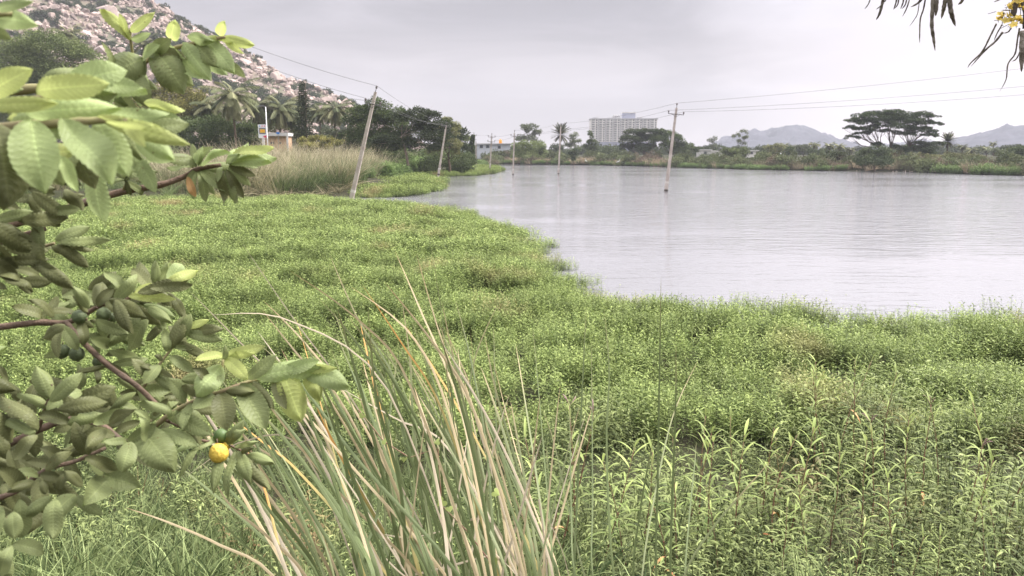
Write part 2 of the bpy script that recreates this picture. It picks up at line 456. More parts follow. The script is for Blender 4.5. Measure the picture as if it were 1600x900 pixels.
def build_water():
    m, N, L = nodes('lake_water')
    out = N('ShaderNodeOutputMaterial')
    pb = N('ShaderNodeBsdfPrincipled'); setc(pb.inputs['Base Color'], (0.225, 0.22, 0.235)); pb.inputs['Roughness'].default_value = 0.07
    pb.inputs['IOR'].default_value = 1.42
    geo = N('ShaderNodeNewGeometry')
    def nz(scale, st, det, dist=0.0):
        mp = N('ShaderNodeMapping'); mp.inputs['Scale'].default_value = st; mp.inputs['Rotation'].default_value = (0, 0, R(-14)); L(geo.outputs['Position'], mp.inputs[0])
        n = N('ShaderNodeTexNoise'); n.inputs['Scale'].default_value = scale; n.inputs['Detail'].default_value = det; n.inputs['Distortion'].default_value = dist
        L(mp.outputs[0], n.inputs[0]); return n.outputs[0]
    a = nz(1.7, (0.5, 1.5, 1), 4, 0.8); b = nz(0.75, (0.45, 1.5, 1), 5, 1.2); gust = nz(0.045, (0.6, 1.6, 1), 3)
    mr = N('ShaderNodeMapRange'); mr.inputs['From Min'].default_value = 0.38; mr.inputs['From Max'].default_value = 0.62
    mr.inputs['To Min'].default_value = 0.15; mr.inputs['To Max'].default_value = 1.35; L(gust, mr.inputs[0])
    # ripples die down in the lee of the weed mat close to the near bank
    sp = N('ShaderNodeSeparateXYZ'); L(geo.outputs['Position'], sp.inputs[0])
    ml = N('ShaderNodeMapRange'); ml.inputs['From Min'].default_value = 18; ml.inputs['From Max'].default_value = 45
    ml.inputs['To Min'].default_value = 0.45; ml.inputs['To Max'].default_value = 1.0; L(sp.outputs['Y'], ml.inputs[0])
    m1 = N('ShaderNodeMath'); m1.operation = 'MULTIPLY'; L(mr.outputs[0], m1.inputs[0]); L(ml.outputs[0], m1.inputs[1])
    b1 = N('ShaderNodeBump'); b1.inputs['Distance'].default_value = 0.075; L(a, b1.inputs['Height']); L(m1.outputs[0], b1.inputs['Strength'])
    b2 = N('ShaderNodeBump'); b2.inputs['Distance'].default_value = 0.090; L(m1.outputs[0], b2.inputs['Strength']); L(b, b2.inputs['Height']); L(b1.outputs[0], b2.inputs['Normal'])
    L(b2.outputs[0], pb.inputs['Normal']); L(pb.outputs[0], out.inputs[0])
    me = mesh_np('lake_water', [(-90, 10, 0), (160, 10, 0), (160, 260, 0), (-90, 260, 0)], [(0, 1, 2, 3)])
    tag(link('lake_water', me, m), kind='structure')
build_water()

# ------------------------------------------------------------------ hills
def ridge_hill(name, sil, Yr, Yf, mat, disp, back=1.6, nu=260, ns=70, power=0.85, seed=1.0):
    sx = [a for a, b in sil]; sy = [b for a, b in sil]
    us = np.linspace(sx[0], sx[-1], nu); vy = np.interp(us, sx, sy)
    ss = np.linspace(0, back, ns)
    V = np.zeros((nu, ns, 3))
    for i, (u, v) in enumerate(zip(us, vy)):
        p = P(u, v, Yr)
        for j, s in enumerate(ss):
            Y = Yf + (Yr-Yf)*s
            if s <= 1: h = s**power*(1.0 if s > .5 else 1)
            else: h = 1-((s-1)/(back-1))**1.3*1.05
            x = p.x*Y/Yr; zz = p.z*h
            n = mn.fractal(Vector((x*.02+seed, Y*.02, 0)), 0.9, 2.1, 5)
            f = min(1, s*2)*min(1, max(p.z, 0)/20)
            V[i, j] = (x, Y, zz + disp*n*f*(0.35 if .93 < s < 1.08 else 1) - (2 if p.z*h < 2 else 0))
    idx = np.arange(nu*ns).reshape(nu, ns)
    F = np.stack([idx[:-1, :-1], idx[1:, :-1], idx[1:, 1:], idx[:-1, 1:]], -1).reshape(-1, 4)
    o = link(name, mesh_np(name, V.reshape(-1, 3), F, True), mat); tag(o, kind='structure')
    return V
def rock_mat():
    m, N, L = nodes('pink_granite')
    out = N('ShaderNodeOutputMaterial'); geo = N('ShaderNodeNewGeometry')
    n1 = N('ShaderNodeTexNoise'); n1.inputs['Scale'].default_value = 0.12; n1.inputs['Detail'].default_value = 8; n1.inputs['Roughness'].default_value = 0.7; L(geo.outputs['Position'], n1.inputs[0])
    cr = N('ShaderNodeValToRGB'); L(n1.outputs[0], cr.inputs[0])
    e = cr.color_ramp.elements; e[0].position = 0.33; e[0].color = (0.15, 0.125, 0.115, 1); e[1].position = 0.62; e[1].color = (0.48, 0.375, 0.335, 1)
    e = cr.color_ramp.elements.new(0.46); e.color = (0.33, 0.255, 0.23, 1)
    oi = N('ShaderNodeObjectInfo'); mr = N('ShaderNodeMapRange'); mr.inputs['To Min'].default_value = 0.75; mr.inputs['To Max'].default_value = 1.2; L(oi.outputs['Random'], mr.inputs[0])
    hs = N('ShaderNodeHueSaturation'); L(cr.outputs[0], hs.inputs['Color']); L(mr.outputs[0], hs.inputs['Value'])
    pb = N('ShaderNodeBsdfPrincipled'); pb.inputs['Roughness'].default_value = 0.9; L(hs.outputs[0], pb.inputs['Base Color']); L(pb.outputs[0], out.inputs[0])
    return m
ROCK = rock_mat()
hill_sil = [(-1500, 215), (-1100, 80), (-800, -60), (-500, -150), (-300, -170), (-100, -110), (60, -55), (160, -14), (205, -2), (250, 9), (280, 28), (300, 42), (320, 52), (375, 72), (405, 92), (440, 119), (470, 131), (500, 146), (545, 163), (600, 200), (660, 232), (720, 236)]
Vh = ridge_hill('rocky_hill', hill_sil, 450, 265, plain('hill_earth', (0.24, 0.185, 0.155), 0.95, 0.1, 0.4, 0.08, c2=(0.10, 0.11, 0.07)), 7.0, nu=300, ns=80)

def rock_mesh(k):
    rr = np.random.default_rng(100+k)
    import bmesh
    bm = bmesh.new()
    for i in range(18):
        v = nrm(rr.normal(size=3)); v = np.sign(v)*np.abs(v)**.75*(0.36+0.22*rr.random())*np.array([1, 1, .8])
        bm.verts.new(v)
    r = bmesh.ops.convex_hull(bm, input=bm.verts)
    bmesh.ops.delete(bm, geom=[g for g in r['geom_interior'] if isinstance(g, bmesh.types.BMVert)], context='VERTS')
    bmesh.ops.bevel(bm, geom=list(bm.edges), offset=0.025, segments=1, affect='EDGES')
    me = bpy.data.meshes.new('boulder'); bm.to_mesh(me); bm.free()
    return me
def blob_tuft(seed, n, rx, rz, L, W, nsub=14, up=0.3):
    """a bush crown: leaf faces in sub-clumps over an uneven dome, base at z=0"""
    r = np.random.default_rng(seed)
    a = r.random(nsub)*2*PI; el = np.arcsin(r.random(nsub)*0.98)
    rad = 0.6+0.35*r.random(nsub)
    cc = np.stack([np.cos(a)*np.cos(el)*rx*rad, np.sin(a)*np.cos(el)*rx*rad, np.sin(el)*rz*rad*0.9+rz*0.12], 1)
    k = r.integers(0, nsub, n)
    off = nrm(r.normal(size=(n, 3)))*(r.random(n)[:, None]**.5)*np.array([rx*.38, rx*.38, rz*.30])
    p = cc[k]+off; p[:, 2] = np.abs(p[:, 2])
    d = nrm(off)+r.normal(size=(n, 3))*.5+np.array([0, 0, up])
    V, F, A, T = ribbons(p, d, r.normal(size=(n, 3))+np.array([0, 0, .6]), L*(.6+.8*r.random(n)), W*(.7+.6*r.random(n)), segs=2, prof=np.array([.35, 1, .12]), rnd=np.clip(r.random(nsub)[k]*.6+r.random(n)*.4, 0, 1))
    return V, F, A
def bush_mesh(name, *a, **k):
    V, F, A = blob_tuft(*a, **k)
    return mesh_np(name, V, F, False, {'rnd': A})

def hill_scatter():
    nu, ns = Vh.shape[:2]
    r = np.random.default_rng(5)
    n = 21000
    i = r.random(n)*(nu-1); j = r.random(n)**0.8*(ns*0.68)
    I = i.astype(int); J = j.astype(int)
    p = Vh[I, J] + (r.random((n, 3))-.5)*np.array([3, 3, 0])
    keep = (p[:, 2] > 3) & (p[:, 0]/p[:, 1] > -1.05)
    p = p[keep]; n = len(p)
    s = 1.2+2.6*r.random(n)**2.2
    big = r.random(n) < .02; s[big] *= 2.0; slab = r.random(n) < .0022; s[slab] = 5+4*r.random(slab.sum())
    ridge = p[:, 1] > 425; s[ridge] = np.minimum(s[ridge], 5.0)
    p[:, 2] += s*0.12
    col = proto_coll('boulder', [rock_mesh(k) for k in range(8)], ROCK)
    scatter('boulders', p, r.random((n, 3))*2*PI, np.stack([s*(.9+.5*r.random(n)), s*(.9+.5*r.random(n)), s*(.8+.5*r.random(n))], 1), r.integers(0, 8, n), col)
    # scrub on the slope, gathered in patches
    m = foliage('hill_scrub', (0.045, 0.065, 0.035), (0.09, 0.105, 0.05), 0.15, 0.7)
    col = proto_coll('hill_bush', [bush_mesh('hill_bush', 300+k, 420, .5, .55, .11, .09) for k in range(4)], m)
    n = 5200
    i = (r.random(n)*(nu-1)).astype(int); j = (r.random(n)*(ns*0.68)).astype(int)
    p = Vh[i, j] + (r.random((n, 3))-.5)*np.array([3, 3, 0])
    nz = vnoise(p[:, 0], p[:, 2]*1.6+p[:, 1]*.4, (.03, .05), 2.2)
    keep = ((nz > .0) | (r.random(n) < .10)) & (p[:, 2] > 3) & (p[:, 0]/p[:, 1] > -1.05)
    p = p[keep]; n = len(p)
    s = 2.5+3.5*r.random(n)
    scatter('hill_shrubs', p+np.array([0, 0, .4]), np.stack([r.random(n)*.2, r.random(n)*.2, r.random(n)*6.3], 1), s, r.integers(0, 4, n), col)
hill_scatter()
far_m = plain('far_hill_haze_blue', (0.085, 0.085, 0.11), 0.95, 0.05, 0.4, 0.02, c2=(0.045, 0.05, 0.065))  # blue of the distance haze put into the cover's own colour
ridge_hill('distant_hill', [(1080, 236), (1110, 227), (1135, 214), (1165, 206.5), (1195, 205), (1215, 199.5), (1237, 195), (1256, 197.5), (1275, 203), (1292, 209), (1310, 219), (1345, 228), (1400, 236)], 2000, 1500, far_m, 16, seed=4, nu=220, ns=60)
ridge_hill('distant_hill', [(1440, 236), (1465, 226), (1490, 217), (1512, 214), (1545, 205), (1575, 200), (1600, 195), (1660, 184), (1760, 176), (1860, 190), (2000, 236)], 1700, 1300, far_m, 14, seed=8, nu=220, ns=60)
ridge_hill('distant_hill', [(1330, 236), (1380, 226), (1430, 219), (1470, 220), (1540, 226), (1620, 236)], 2600, 2200, far_m, 14, seed=12, nu=100, ns=40)

def build_haze():
    m, N, L = nodes('haze_air')
    out = N('ShaderNodeOutputMaterial'); v = N('ShaderNodeVolumePrincipled')
    setc(v.inputs['Color'], (0.59, 0.60, 0.68)); v.inputs['Density'].default_value = 0.00035; v.inputs['Anisotropy'].default_value = 0.0
    L(v.outputs[0], out.inputs['Volume'])
    mb = MB(); mb.box((0, 1400, 120), (5200, 3600, 243))
    o = solo('haze', mb, m, (0, 1400, 0)); tag(o, kind='stuff')
build_haze()
# ------------------------------------------------------------------ countless plants
def shoots(seed, n, rad, h, leafL, leafW, nleaf, droop=0.15, segs=2, hv=.35, upb=.55, stemw=.006, cols=2):
    """a patch of leafy shoots"""
    r = np.random.default_rng(seed)
    a = r.random(n)*2*PI; q = np.sqrt(r.random(n))*rad
    b = np.stack([q*np.cos(a), q*np.sin(a), np.zeros(n)-.05], 1)
    H = h*(1-hv+2*hv*r.random(n))
    sd = nrm(np.stack([r.normal(size=n)*.22, r.normal(size=n)*.22, np.ones(n)], 1))
    tone = r.random(n)
    parts = [ribbons(b, sd, r.normal(size=(n, 3)), H, stemw, segs=1, prof=np.array([1, .7]), rnd=tone*.5)]
    bb = np.repeat(b, nleaf, 0); ss = np.repeat(sd, nleaf, 0); HH = np.repeat(H, nleaf)
    t = np.tile(np.linspace(.25, 1.0, nleaf), n)
    an = np.tile(np.arange(nleaf)*2.4, n)+np.repeat(r.random(n)*6.28, nleaf)
    el = upb + .5*t**3 + r.normal(size=n*nleaf)*.2
    d = np.stack([np.cos(an)*np.cos(el), np.sin(an)*np.cos(el), np.sin(el)], 1)
    p = bb+ss*(HH*t)[:, None]
    L = leafL*(.65+.6*r.random(n*nleaf))*(1.05-.35*t)
    bend = np.stack([0*an, 0*an, -droop*2*np.ones_like(an)], 1)
    prof = {2: np.array([.4, 1, .06]), 3: np.array([.35, 1, .8, .05])}[segs]
    parts.append(ribbons(p, d, np.array([0, 0, 1.0])+0*d+r.normal(size=d.shape)*.25, L, leafW*(.8+.4*r.random(len(an))), bend, segs=segs, prof=prof, cols=cols, fold=-.25 if cols == 3 else 0,
                         rnd=np.clip(np.repeat(tone, nleaf)*.6+.4*t**2*r.random(len(t))**.5, 0, 1)))  # tone rises with height, so lit tips are put into leaf colour
    V, F, A, T = cat(parts)
    return mesh_np('shoots', V, F, False, {'rnd': A})
def grass_tuft(seed, n, rad, h, w, lean=.35, bend=.5, segs=3, tan_share=0.0, spread=1.0):
    r = np.random.default_rng(seed)
    a = r.random(n)*2*PI; q = np.sqrt(r.random(n))*rad
    b = np.stack([q*np.cos(a), q*np.sin(a), np.zeros(n)-.05], 1)
    an = a+r.normal(size=n)*.8
    ll = lean*(.2+r.random(n))
    d = np.stack([np.cos(an)*ll, np.sin(an)*ll, np.ones(n)], 1)
    bd = np.stack([np.cos(an)*bend*r.random(n)*spread, np.sin(an)*bend*r.random(n)*spread, -bend*.7*r.random(n)], 1)
    V, F, A, T = ribbons(b, d, r.normal(size=(n, 3))*np.array([1, 1, .1]), h*(.55+.55*r.random(n)), w*(.7+.6*r.random(n)), bd, segs=segs, prof=np.linspace(1, .08, segs+1)**.7, rnd=r.random(n))
    return V, F, A, T
def gt_mesh(*a, **k):
    V, F, A, T = grass_tuft(*a, **k)
    return mesh_np('tuft', V, F, False, {'rnd': A, 'tt': T})

def in_view(x, y, margin=1.22):
    lim = (800/FPX)*margin
    return (np.abs(x) < lim*y+1.2)

M_mat = foliage('weed_green', (0.040, 0.075, 0.018), (0.43, 0.51, 0.175), 0.20, 0.5, patch=((0.36, 0.31, 0.15), .30, .57, .74))  # pale end raised as painted highlights, dark end as shaded hollows
M_near = foliage('knotweed_green', (0.013, 0.027, 0.009), (0.40, 0.46, 0.18), 0.14, 0.5, patch=((0.20, 0.14, 0.07), .5, .60, .75))  # range widened so leaf colour carries shaded gaps and highlights
M_grass = foliage('bank_grass_green', (0.035, 0.062, 0.022), (0.33, 0.39, 0.17), 0.20, 0.5)
M_reed = foliage('dry_reed', (0.12, 0.14, 0.065), (0.47, 0.41, 0.26), 0.2, 0.6, patch=((0.11, 0.16, 0.055), .30, .42, .58), tip=((0.55, 0.47, 0.33), .5, 1.0))
M_reed2 = foliage('green_reed', (0.07, 0.11, 0.045), (0.26, 0.30, 0.14), 0.25, 0.6)
M_scrub = foliage('bank_scrub', (0.05, 0.07, 0.03), (0.20, 0.22, 0.11), 0.2, 0.7, patch=((0.20, 0.15, 0.115), .12, .54, .66))
M_green = foliage('waterside_green', (0.11, 0.17, 0.06), (0.26, 0.34, 0.13), 0.25, 0.6)

def mat_points(y0, y1, dens, seed, xlim=1.22, poly=mat_poly, edge=0.0):
    r = np.random.default_rng(seed)
    xm = 0.69*xlim*y1+2
    n = int(dens*2*xm*(y1-y0))
    x = (r.random(n)*2-1)*xm; y = y0+(y1-y0)*r.random(n)
    ins = pip(x, y, poly)
    if edge:
        cand = ~ins & (y > 14)
        dd = np.full(len(x), 99.); dd[cand] = pdist(x[cand], y[cand], mat_edge, False)
        near = np.where(dd < 2.2)[0]; nn_ = vnoise(x[near], y[near], (.55, .8), 6.6)
        ins[near] |= dd[near] < .05+2.4*np.maximum(nn_, 0)
    k = in_view(x, y, xlim) & ins
    return x[k], y[k], r

def build_mat():
    grassy = [gt_mesh(140+k, 26, .26, .40, .007, lean=.5, bend=.5, segs=3) for k in range(2)]
    cols = proto_coll('mat_near_patch', grassy+[shoots(10+k, 34, .30, .31, .072, .0155, 11, segs=2, hv=.40, droop=.10, upb=.15, stemw=.004) for k in range(6)], M_mat)
    x, y, r = mat_points(9.5, 27, 11.5, 21, edge=1.0)
    z = mound(x, y)
    el = pdist(x, y, mat_edge, False); z = z*np.clip(el/1.2, .2, 1)
    s = (.75+.5*r.random(len(x)))*(1+1.0*z)
    base = np.array([ground_z(a, b) if b < 9 else 0.0 for a, b in zip(x, y)])
    scatter('floating_weeds', np.stack([x, y, base+np.maximum(z, -.02)*0.95+.02], 1), np.stack([r.normal(size=len(x))*.10, r.normal(size=len(x))*.10, r.random(len(x))*6.3], 1), s, np.where(r.random(len(x)) < .16, r.integers(0, 2, len(x)), r.integers(2, 8, len(x))), cols)
    cols = proto_coll('mat_far_patch', [shoots(40+k, 62, .62, .30, .11, .027, 8, segs=2, stemw=.006, upb=.15, hv=.4) for k in range(6)], M_mat)
    x, y, r = mat_points(26, 64, 4.4, 22, edge=1.0)
    z = mound(x, y); el = pdist(x, y, mat_edge, False); z = z*np.clip(el/1.5, .2, 1)
    s = (.85+.4*r.random(len(x)))*(1+.9*z)
    scatter('floating_weeds', np.stack([x, y, np.maximum(z, -.02)*.95+.02], 1), np.stack([r.normal(size=len(x))*.08, r.normal(size=len(x))*.08, r.random(len(x))*6.3], 1), s, r.integers(0, 6, len(x)), cols)
    # strands that lift above the outline along the water
    cols = proto_coll('edge_strand', [shoots(70+k, 6, .25, .36, .085, .014, 8, segs=2, hv=.6, upb=.2, stemw=.004) for k in range(5)], M_mat)
    pts = []
    r = np.random.default_rng(33)
    for i in range(len(mat_edge)-1):
        (x1, y1), (x2, y2) = mat_edge[i], mat_edge[i+1]
        n = int(math.hypot(x2-x1, y2-y1)*3.2)
        for q in range(n):
            t = r.random(); pts.append((x1+(x2-x1)*t+r.normal()*.35, y1+(y2-y1)*t-abs(r.normal())*.4, 0))
    pts = np.array(pts); k = in_view(pts[:, 0], pts[:, 1]); pts = pts[k]; n = len(pts)
    scatter('floating_weeds', pts, np.stack([r.normal(size=n)*.2, r.normal(size=n)*.2, r.random(n)*6.3], 1), .6+.8*r.random(n)**1.5, r.integers(0, 5, n), cols)
    # taller weeds close by
    dead = [gt_mesh(150+k, 7, .22, .55, .009, lean=.35, bend=.3, segs=3) for k in range(2)]
    for me_ in dead: me_.materials.append(foliage('reddish_dead_stems', (.16, .05, .035), (.34, .20, .11), .1, .7))
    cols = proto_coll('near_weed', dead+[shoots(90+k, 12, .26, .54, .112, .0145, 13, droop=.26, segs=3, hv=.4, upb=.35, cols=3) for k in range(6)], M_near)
    x, y, r = mat_points(4.2, 11.5, 12.5, 23, 1.3, [(-30, 0), (30, 0), (30, 14), (-30, 14)])
    px = x/y*FPX+800
    keep = (px > 760) | (r.random(len(x)) < .35)
    keep &= ~((y > 9.5) & (r.random(len(x)) < (y-9.5)/2))
    keep &= ~((vnoise(x, y, (1.3, 1.8), 8.1) < -.16) & (r.random(len(x)) < .8))
    x, y = x[keep], y[keep]
    base = np.array([ground_z(a, b) for a, b in zip(x, y)])
    z = np.tanh(2.5*vnoise(x, y, (.7, 1.0), 4.4))*.75
    s = (.65+.55*r.random(len(x)))*(1+.55*z)*(.85+.15*(px[keep] > 900))
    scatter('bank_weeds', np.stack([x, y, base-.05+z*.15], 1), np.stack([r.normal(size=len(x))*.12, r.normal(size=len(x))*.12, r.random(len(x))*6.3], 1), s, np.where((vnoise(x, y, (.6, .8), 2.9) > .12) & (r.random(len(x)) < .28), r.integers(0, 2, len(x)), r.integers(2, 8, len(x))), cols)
    # grass on the near bank, left and middle
    cols = proto_coll('bank_grass', [gt_mesh(120+k, 46, .20, .42, .011, lean=.5, bend=.7, segs=4) for k in range(6)], M_grass)
    x, y, r = mat_points(2.2, 10.5, 20, 24, 1.3, [(-30, 0), (30, 0), (30, 14), (-30, 14)])
    px = x/y*FPX+800
    pr = np.where(px < 900, .95, .22)*np.clip((11-y)/3, 0, 1)
    keep = r.random(len(x)) < pr
    x, y = x[keep], y[keep]
    base = np.array([ground_z(a, b) for a, b in zip(x, y)])
    s = .5+.6*r.random(len(x))
    scatter('bank_grass', np.stack([x, y, base], 1), np.stack([r.normal(size=len(x))*.15, r.normal(size=len(x))*.15, r.random(len(x))*6.3], 1), s, r.integers(0, 6, len(x)), cols)
build_mat()

def strip_points(line, w0, w1, per_m, seed, jitter=1.0, away=(0, 120)):
    """points along a shoreline (list of xy), pushed inland by w0..w1"""
    r = np.random.default_rng(seed); out = []
    for i in range(len(line)-1):
        a = Vector(line[i]); b = Vector(line[i+1]); L_ = (b-a).length
        t = (b-a).normalized(); nrm_ = Vector((-t.y, t.x))
        if nrm_.dot(Vector(away)-a) < 0: nrm_ = -nrm_
        nrm_ = Vector((a.x, a.y)).normalized()*.75+nrm_*.25
        for q in range(int(L_*per_m*(w1-w0))+1):
            s = r.random(); w = w0+(w1-w0)*r.random()
            p = a+(b-a)*s+nrm_*w
            out.append((p.x, p.y, w))
    return np.array(out), r

def put(name, xyw, r, s, cols, nk, tilt=.1, dz=0.0, clear=None):
    x, y = xyw[:, 0], xyw[:, 1]
    k = in_view(x, y, 1.3)
    if clear is not None: k &= ~clear(x, y)
    x, y, s = x[k], y[k], s[k]; n = len(x)
    z = np.array([max(ground_z(a, b), 0.0) for a, b in zip(x, y)])
    scatter(name, np.stack([x, y, z+dz], 1), np.stack([r.normal(size=n)*tilt, r.normal(size=n)*tilt, r.random(n)*6.3], 1), s, r.integers(0, nk, n), cols)

def build_banks():
    # --- tall dry reed bed on the left
    reed = proto_coll('reed_tuft', [gt_mesh(240+k, 70, .55, 2.1, .035, lean=.4, bend=.6, segs=4) for k in range(3)]+[gt_mesh(200+k, 54, .60, 2.6, .035, lean=.26, bend=.5, segs=4) for k in range(6)], M_reed)
    poly = GP([(-60, 325), (100, 322), (230, 317), (330, 313), (400, 308), (480, 304), (545, 296), (590, 284), (640, 272), (700, 262), (735, 258)]) + [(-8, 175), (-30, 185), (-60, 150), (-90, 110)]
    r = np.random.default_rng(41)
    x = -95+93*r.random(9000); y = 44+140*r.random(9000)
    k = pip(x, y, poly) & in_view(x, y, 1.25); x, y = x[k], y[k]
    depth = pdist(x, y, poly)
    keep = r.random(len(x)) < np.where(depth < 9, 1.0, .5); x, y, depth = x[keep], y[keep], depth[keep]
    px = x/y*FPX+800
    hh = np.interp(px, [0, 300, 420, 520, 545, 590, 650, 740], [.95, 1.35, 1.72, 1.66, 1.60, 1.38, 1.05, .6])
    nz = vnoise(x, y, (.12, .12), 1.3)
    s = hh*(.85+.3*r.random(len(x)))*(1+.25*nz)
    z = np.array([max(ground_z(a, b), 0) for a, b in zip(x, y)])
    n = len(x)
    for me_ in [o_.data for o_ in reed.objects][:3]:
        me_.materials.clear(); me_.materials.append(M_reed2)
    gsel = (vnoise(x, y, (.18, .14), 5.9) > .08) | (r.random(n) < .16)
    pick = np.where(gsel, r.integers(0, 3, n), r.integers(3, 9, n)); s = np.where(gsel, s*.82, s)
    scatter('dry_reeds', np.stack([x, y, z*.5], 1), np.stack([r.normal(size=n)*.12, r.normal(size=n)*.12, r.random(n)*6.3], 1), s, pick, reed)
    # dry stalks flopped over the water in front of the reed bed
    flop = proto_coll('flopped_reed', [gt_mesh(230+k, 34, .35, 1.5, .04, lean=1.1, bend=1.1, segs=4) for k in range(4)], foliage('straw', (.12, .14, .06), (.50, .42, .28), .15, .7))
    xyw, r = strip_points(GP([(330, 316), (400, 312), (470, 308), (525, 306), (545, 302)]), -.3, 2.5, .8, 42)
    put('dry_reeds', xyw, r, .6+.6*r.random(len(xyw)), flop, 4)
    xyw, r = strip_points(GP([(400, 310), (470, 307), (520, 304.5), (552, 300)]), 0, 5, 1.1, 52)
    put('dry_reeds', xyw, r, 1.05+.4*r.random(len(xyw)), reed, 9, tilt=.2)
    # green tufts at the left edge of the mat
    gr = proto_coll('green_tuft', [gt_mesh(250+k, 80, .35, 1.5, .03, lean=.5, bend=.7, segs=4) for k in range(4)], M_reed2)
    xyw, r = strip_points(GP([(-60, 332), (120, 330), (210, 322), (330, 318)]), -1.5, 3.5, .35, 43)
    put('green_reeds', xyw, r, .5+.5*r.random(len(xyw)), gr, 4)
    # --- green skirt round the inlet and on the tongue of weeds
    gp = proto_coll('skirt_patch', [shoots(260+k, 70, .8, .42, .15, .035, 8, segs=2, stemw=.012) for k in range(5)], M_mat)
    polys = [GP([(553, 309), (600, 309.5), (640, 306), (680, 299.5), (694, 292.5), (688, 285), (640, 275), (590, 274), (560, 285)]),
             GP([(632, 274), (650, 275.5), (700, 276), (740, 275), (765, 272), (784, 267), (775, 264), (742, 262), (700, 262), (650, 264)])]
    r = np.random.default_rng(44); X = []; Y = []
    for pl in polys:
        xs = [a for a, b in pl]; ys = [b for a, b in pl]
        n = int((max(xs)-min(xs))*(max(ys)-min(ys))*2.4)
        x = min(xs)+(max(xs)-min(xs))*r.random(n); y = min(ys)+(max(ys)-min(ys))*r.random(n)
        k = pip(x, y, pl); X.append(x[k]); Y.append(y[k])
    x = np.concatenate(X); y = np.concatenate(Y); n = len(x)
    nz = vnoise(x, y, (.3, .3), 7.7)
    scatter('floating_weeds', np.stack([x, y, 0.05+nz*.15], 1), np.stack([0*x, 0*x, r.random(n)*6.3], 1), (.8+.6*r.random(n))*(1+.7*nz), r.integers(0, 5, n), gp)
    # rank growth behind the tongue
    bush = proto_coll('bank_bush', [bush_mesh('bank_bush', 280+k, 900, 1.2, 1.5, .20, .12) for k in range(5)], M_green)
    line = GP([(600, 282), (650, 272), (690, 265), (735, 262), (752, 259)])
    xyw, r = strip_points(line, 0, 5, .22, 45)
    put('bank_bushes', xyw, r, .6+.6*r.random(len(xyw)), bush, 5)
    line = GP([(555, 292), (600, 280), (650, 268), (690, 263)])
    xyw, r = strip_points(line, 2, 18, .06, 46)
    put('bank_bushes', xyw, r, .7+.7*r.random(len(xyw)), bush, 5)
    # --- far shore: green fringe, dry reeds, brown scrub
    fr = proto_coll('shore_fringe', [shoots(290+k, 60, 1.1, .8, .3, .07, 8, segs=2, stemw=.03) for k in range(4)], M_green)
    xyw, r = strip_points(far_edge, -.3, 2.6, .55, 47)
    px = xyw[:, 0]/xyw[:, 1]*FPX+800
    def bare(x, y):
        q = x/y*FPX+800
        return ((q > 1330) & (q < 1455)) | (q > 1583)
    put('shore_fringe', xyw, r, (.55+.5*r.random(len(xyw)))*np.where((px > 1455) & (px < 1580), 1.5, 1), fr, 4, clear=bare)
    dr = proto_coll('shore_reed', [gt_mesh(310+k, 110, 1.5, 2.0, .09, lean=.30, bend=.5, segs=3) for k in range(4)],
                    foliage('shore_straw', (.20, .16, .11), (.58, .47, .34), .15, .7, patch=((.15, .15, .09), .07, .52, .62)))
    xyw, r = strip_points(far_edge, 2.0, 8, .22, 48)
    x, y = xyw[:, 0], xyw[:, 1]
    keep = vnoise(x, y, (.06, .06), 3.3) > -.05
    xyw = xyw[keep]
    put('shore_reeds', xyw, r, .5+.6*r.random(len(xyw)), dr, 4)
    sb = proto_coll('shore_scrub', [bush_mesh('shore_scrub', 330+k, 1000, 1.7, 1.9, .26, .14) for k in range(6)], M_scrub)
    xyw, r = strip_points(far_edge, 4, 26, .055, 49)
    put('shore_scrub', xyw, r, (.7+.9*r.random(len(xyw))), sb, 6, dz=-.2)
    # low hazy tree line well behind the far bank
    tl = proto_coll('tree_line_crown', [bush_mesh('tree_line_crown', 350+k, 1500, 3.6, 3.9, .5, .34, nsub=22) for k in range(5)], foliage('far_trees', (.05, .07, .035), (.11, .13, .06), .15, .7))
    r = np.random.default_rng(50); n = 900
    x = -220+750*r.random(n); y = 260+330*r.random(n)
    px = x/y*FPX+800; keep = (px > 700) & (px < 2000) & ~((px > 860) & (px < 1030) & (y > 380))
    xyw = np.stack([x[keep], y[keep], x[keep]], 1)
    put('tree_line', xyw, r, .5+.6*r.random(len(xyw)), tl, 5)
    # grass and shrubs over the land behind the reed bed on the left
    lb = proto_coll('land_bush', [bush_mesh('land_bush', 370+k, 1300, 2.2, 2.6, .26, .17, nsub=20) for k in range(5)], foliage('land_bush_green', (.06, .085, .04), (.17, .21, .085), .2, .7))
    n = 620
    x = -150+150*r.random(n); y = 105+150*r.random(n)
    px = x/y*FPX+800
    keep = (px < 735) & ~((px > 395) & (px < 455) & (y < 150)) & ~pip(x, y, lake)
    xyw = np.stack([x[keep], y[keep], x[keep]], 1)
    put('land_bushes', xyw, r, .6+.8*r.random(len(xyw)), lb, 5)
    # pale stones along the foot of the bare bank
    st = proto_coll('stone', [rock_mesh(60+k) for k in range(4)], plain('pale_stone', (.50, .42, .36), .9, .1, .3, 3))
    xyw, r = strip_points([p for p in far_edge if 1300 < p[0]/p[1]*FPX+800], -.15, .5, 2.2, 51)
    put('shore_stones', xyw, r, .12+.28*r.random(len(xyw))**2, st, 4, tilt=2.0, clear=lambda x, y: ~bare(x, y))
build_banks()
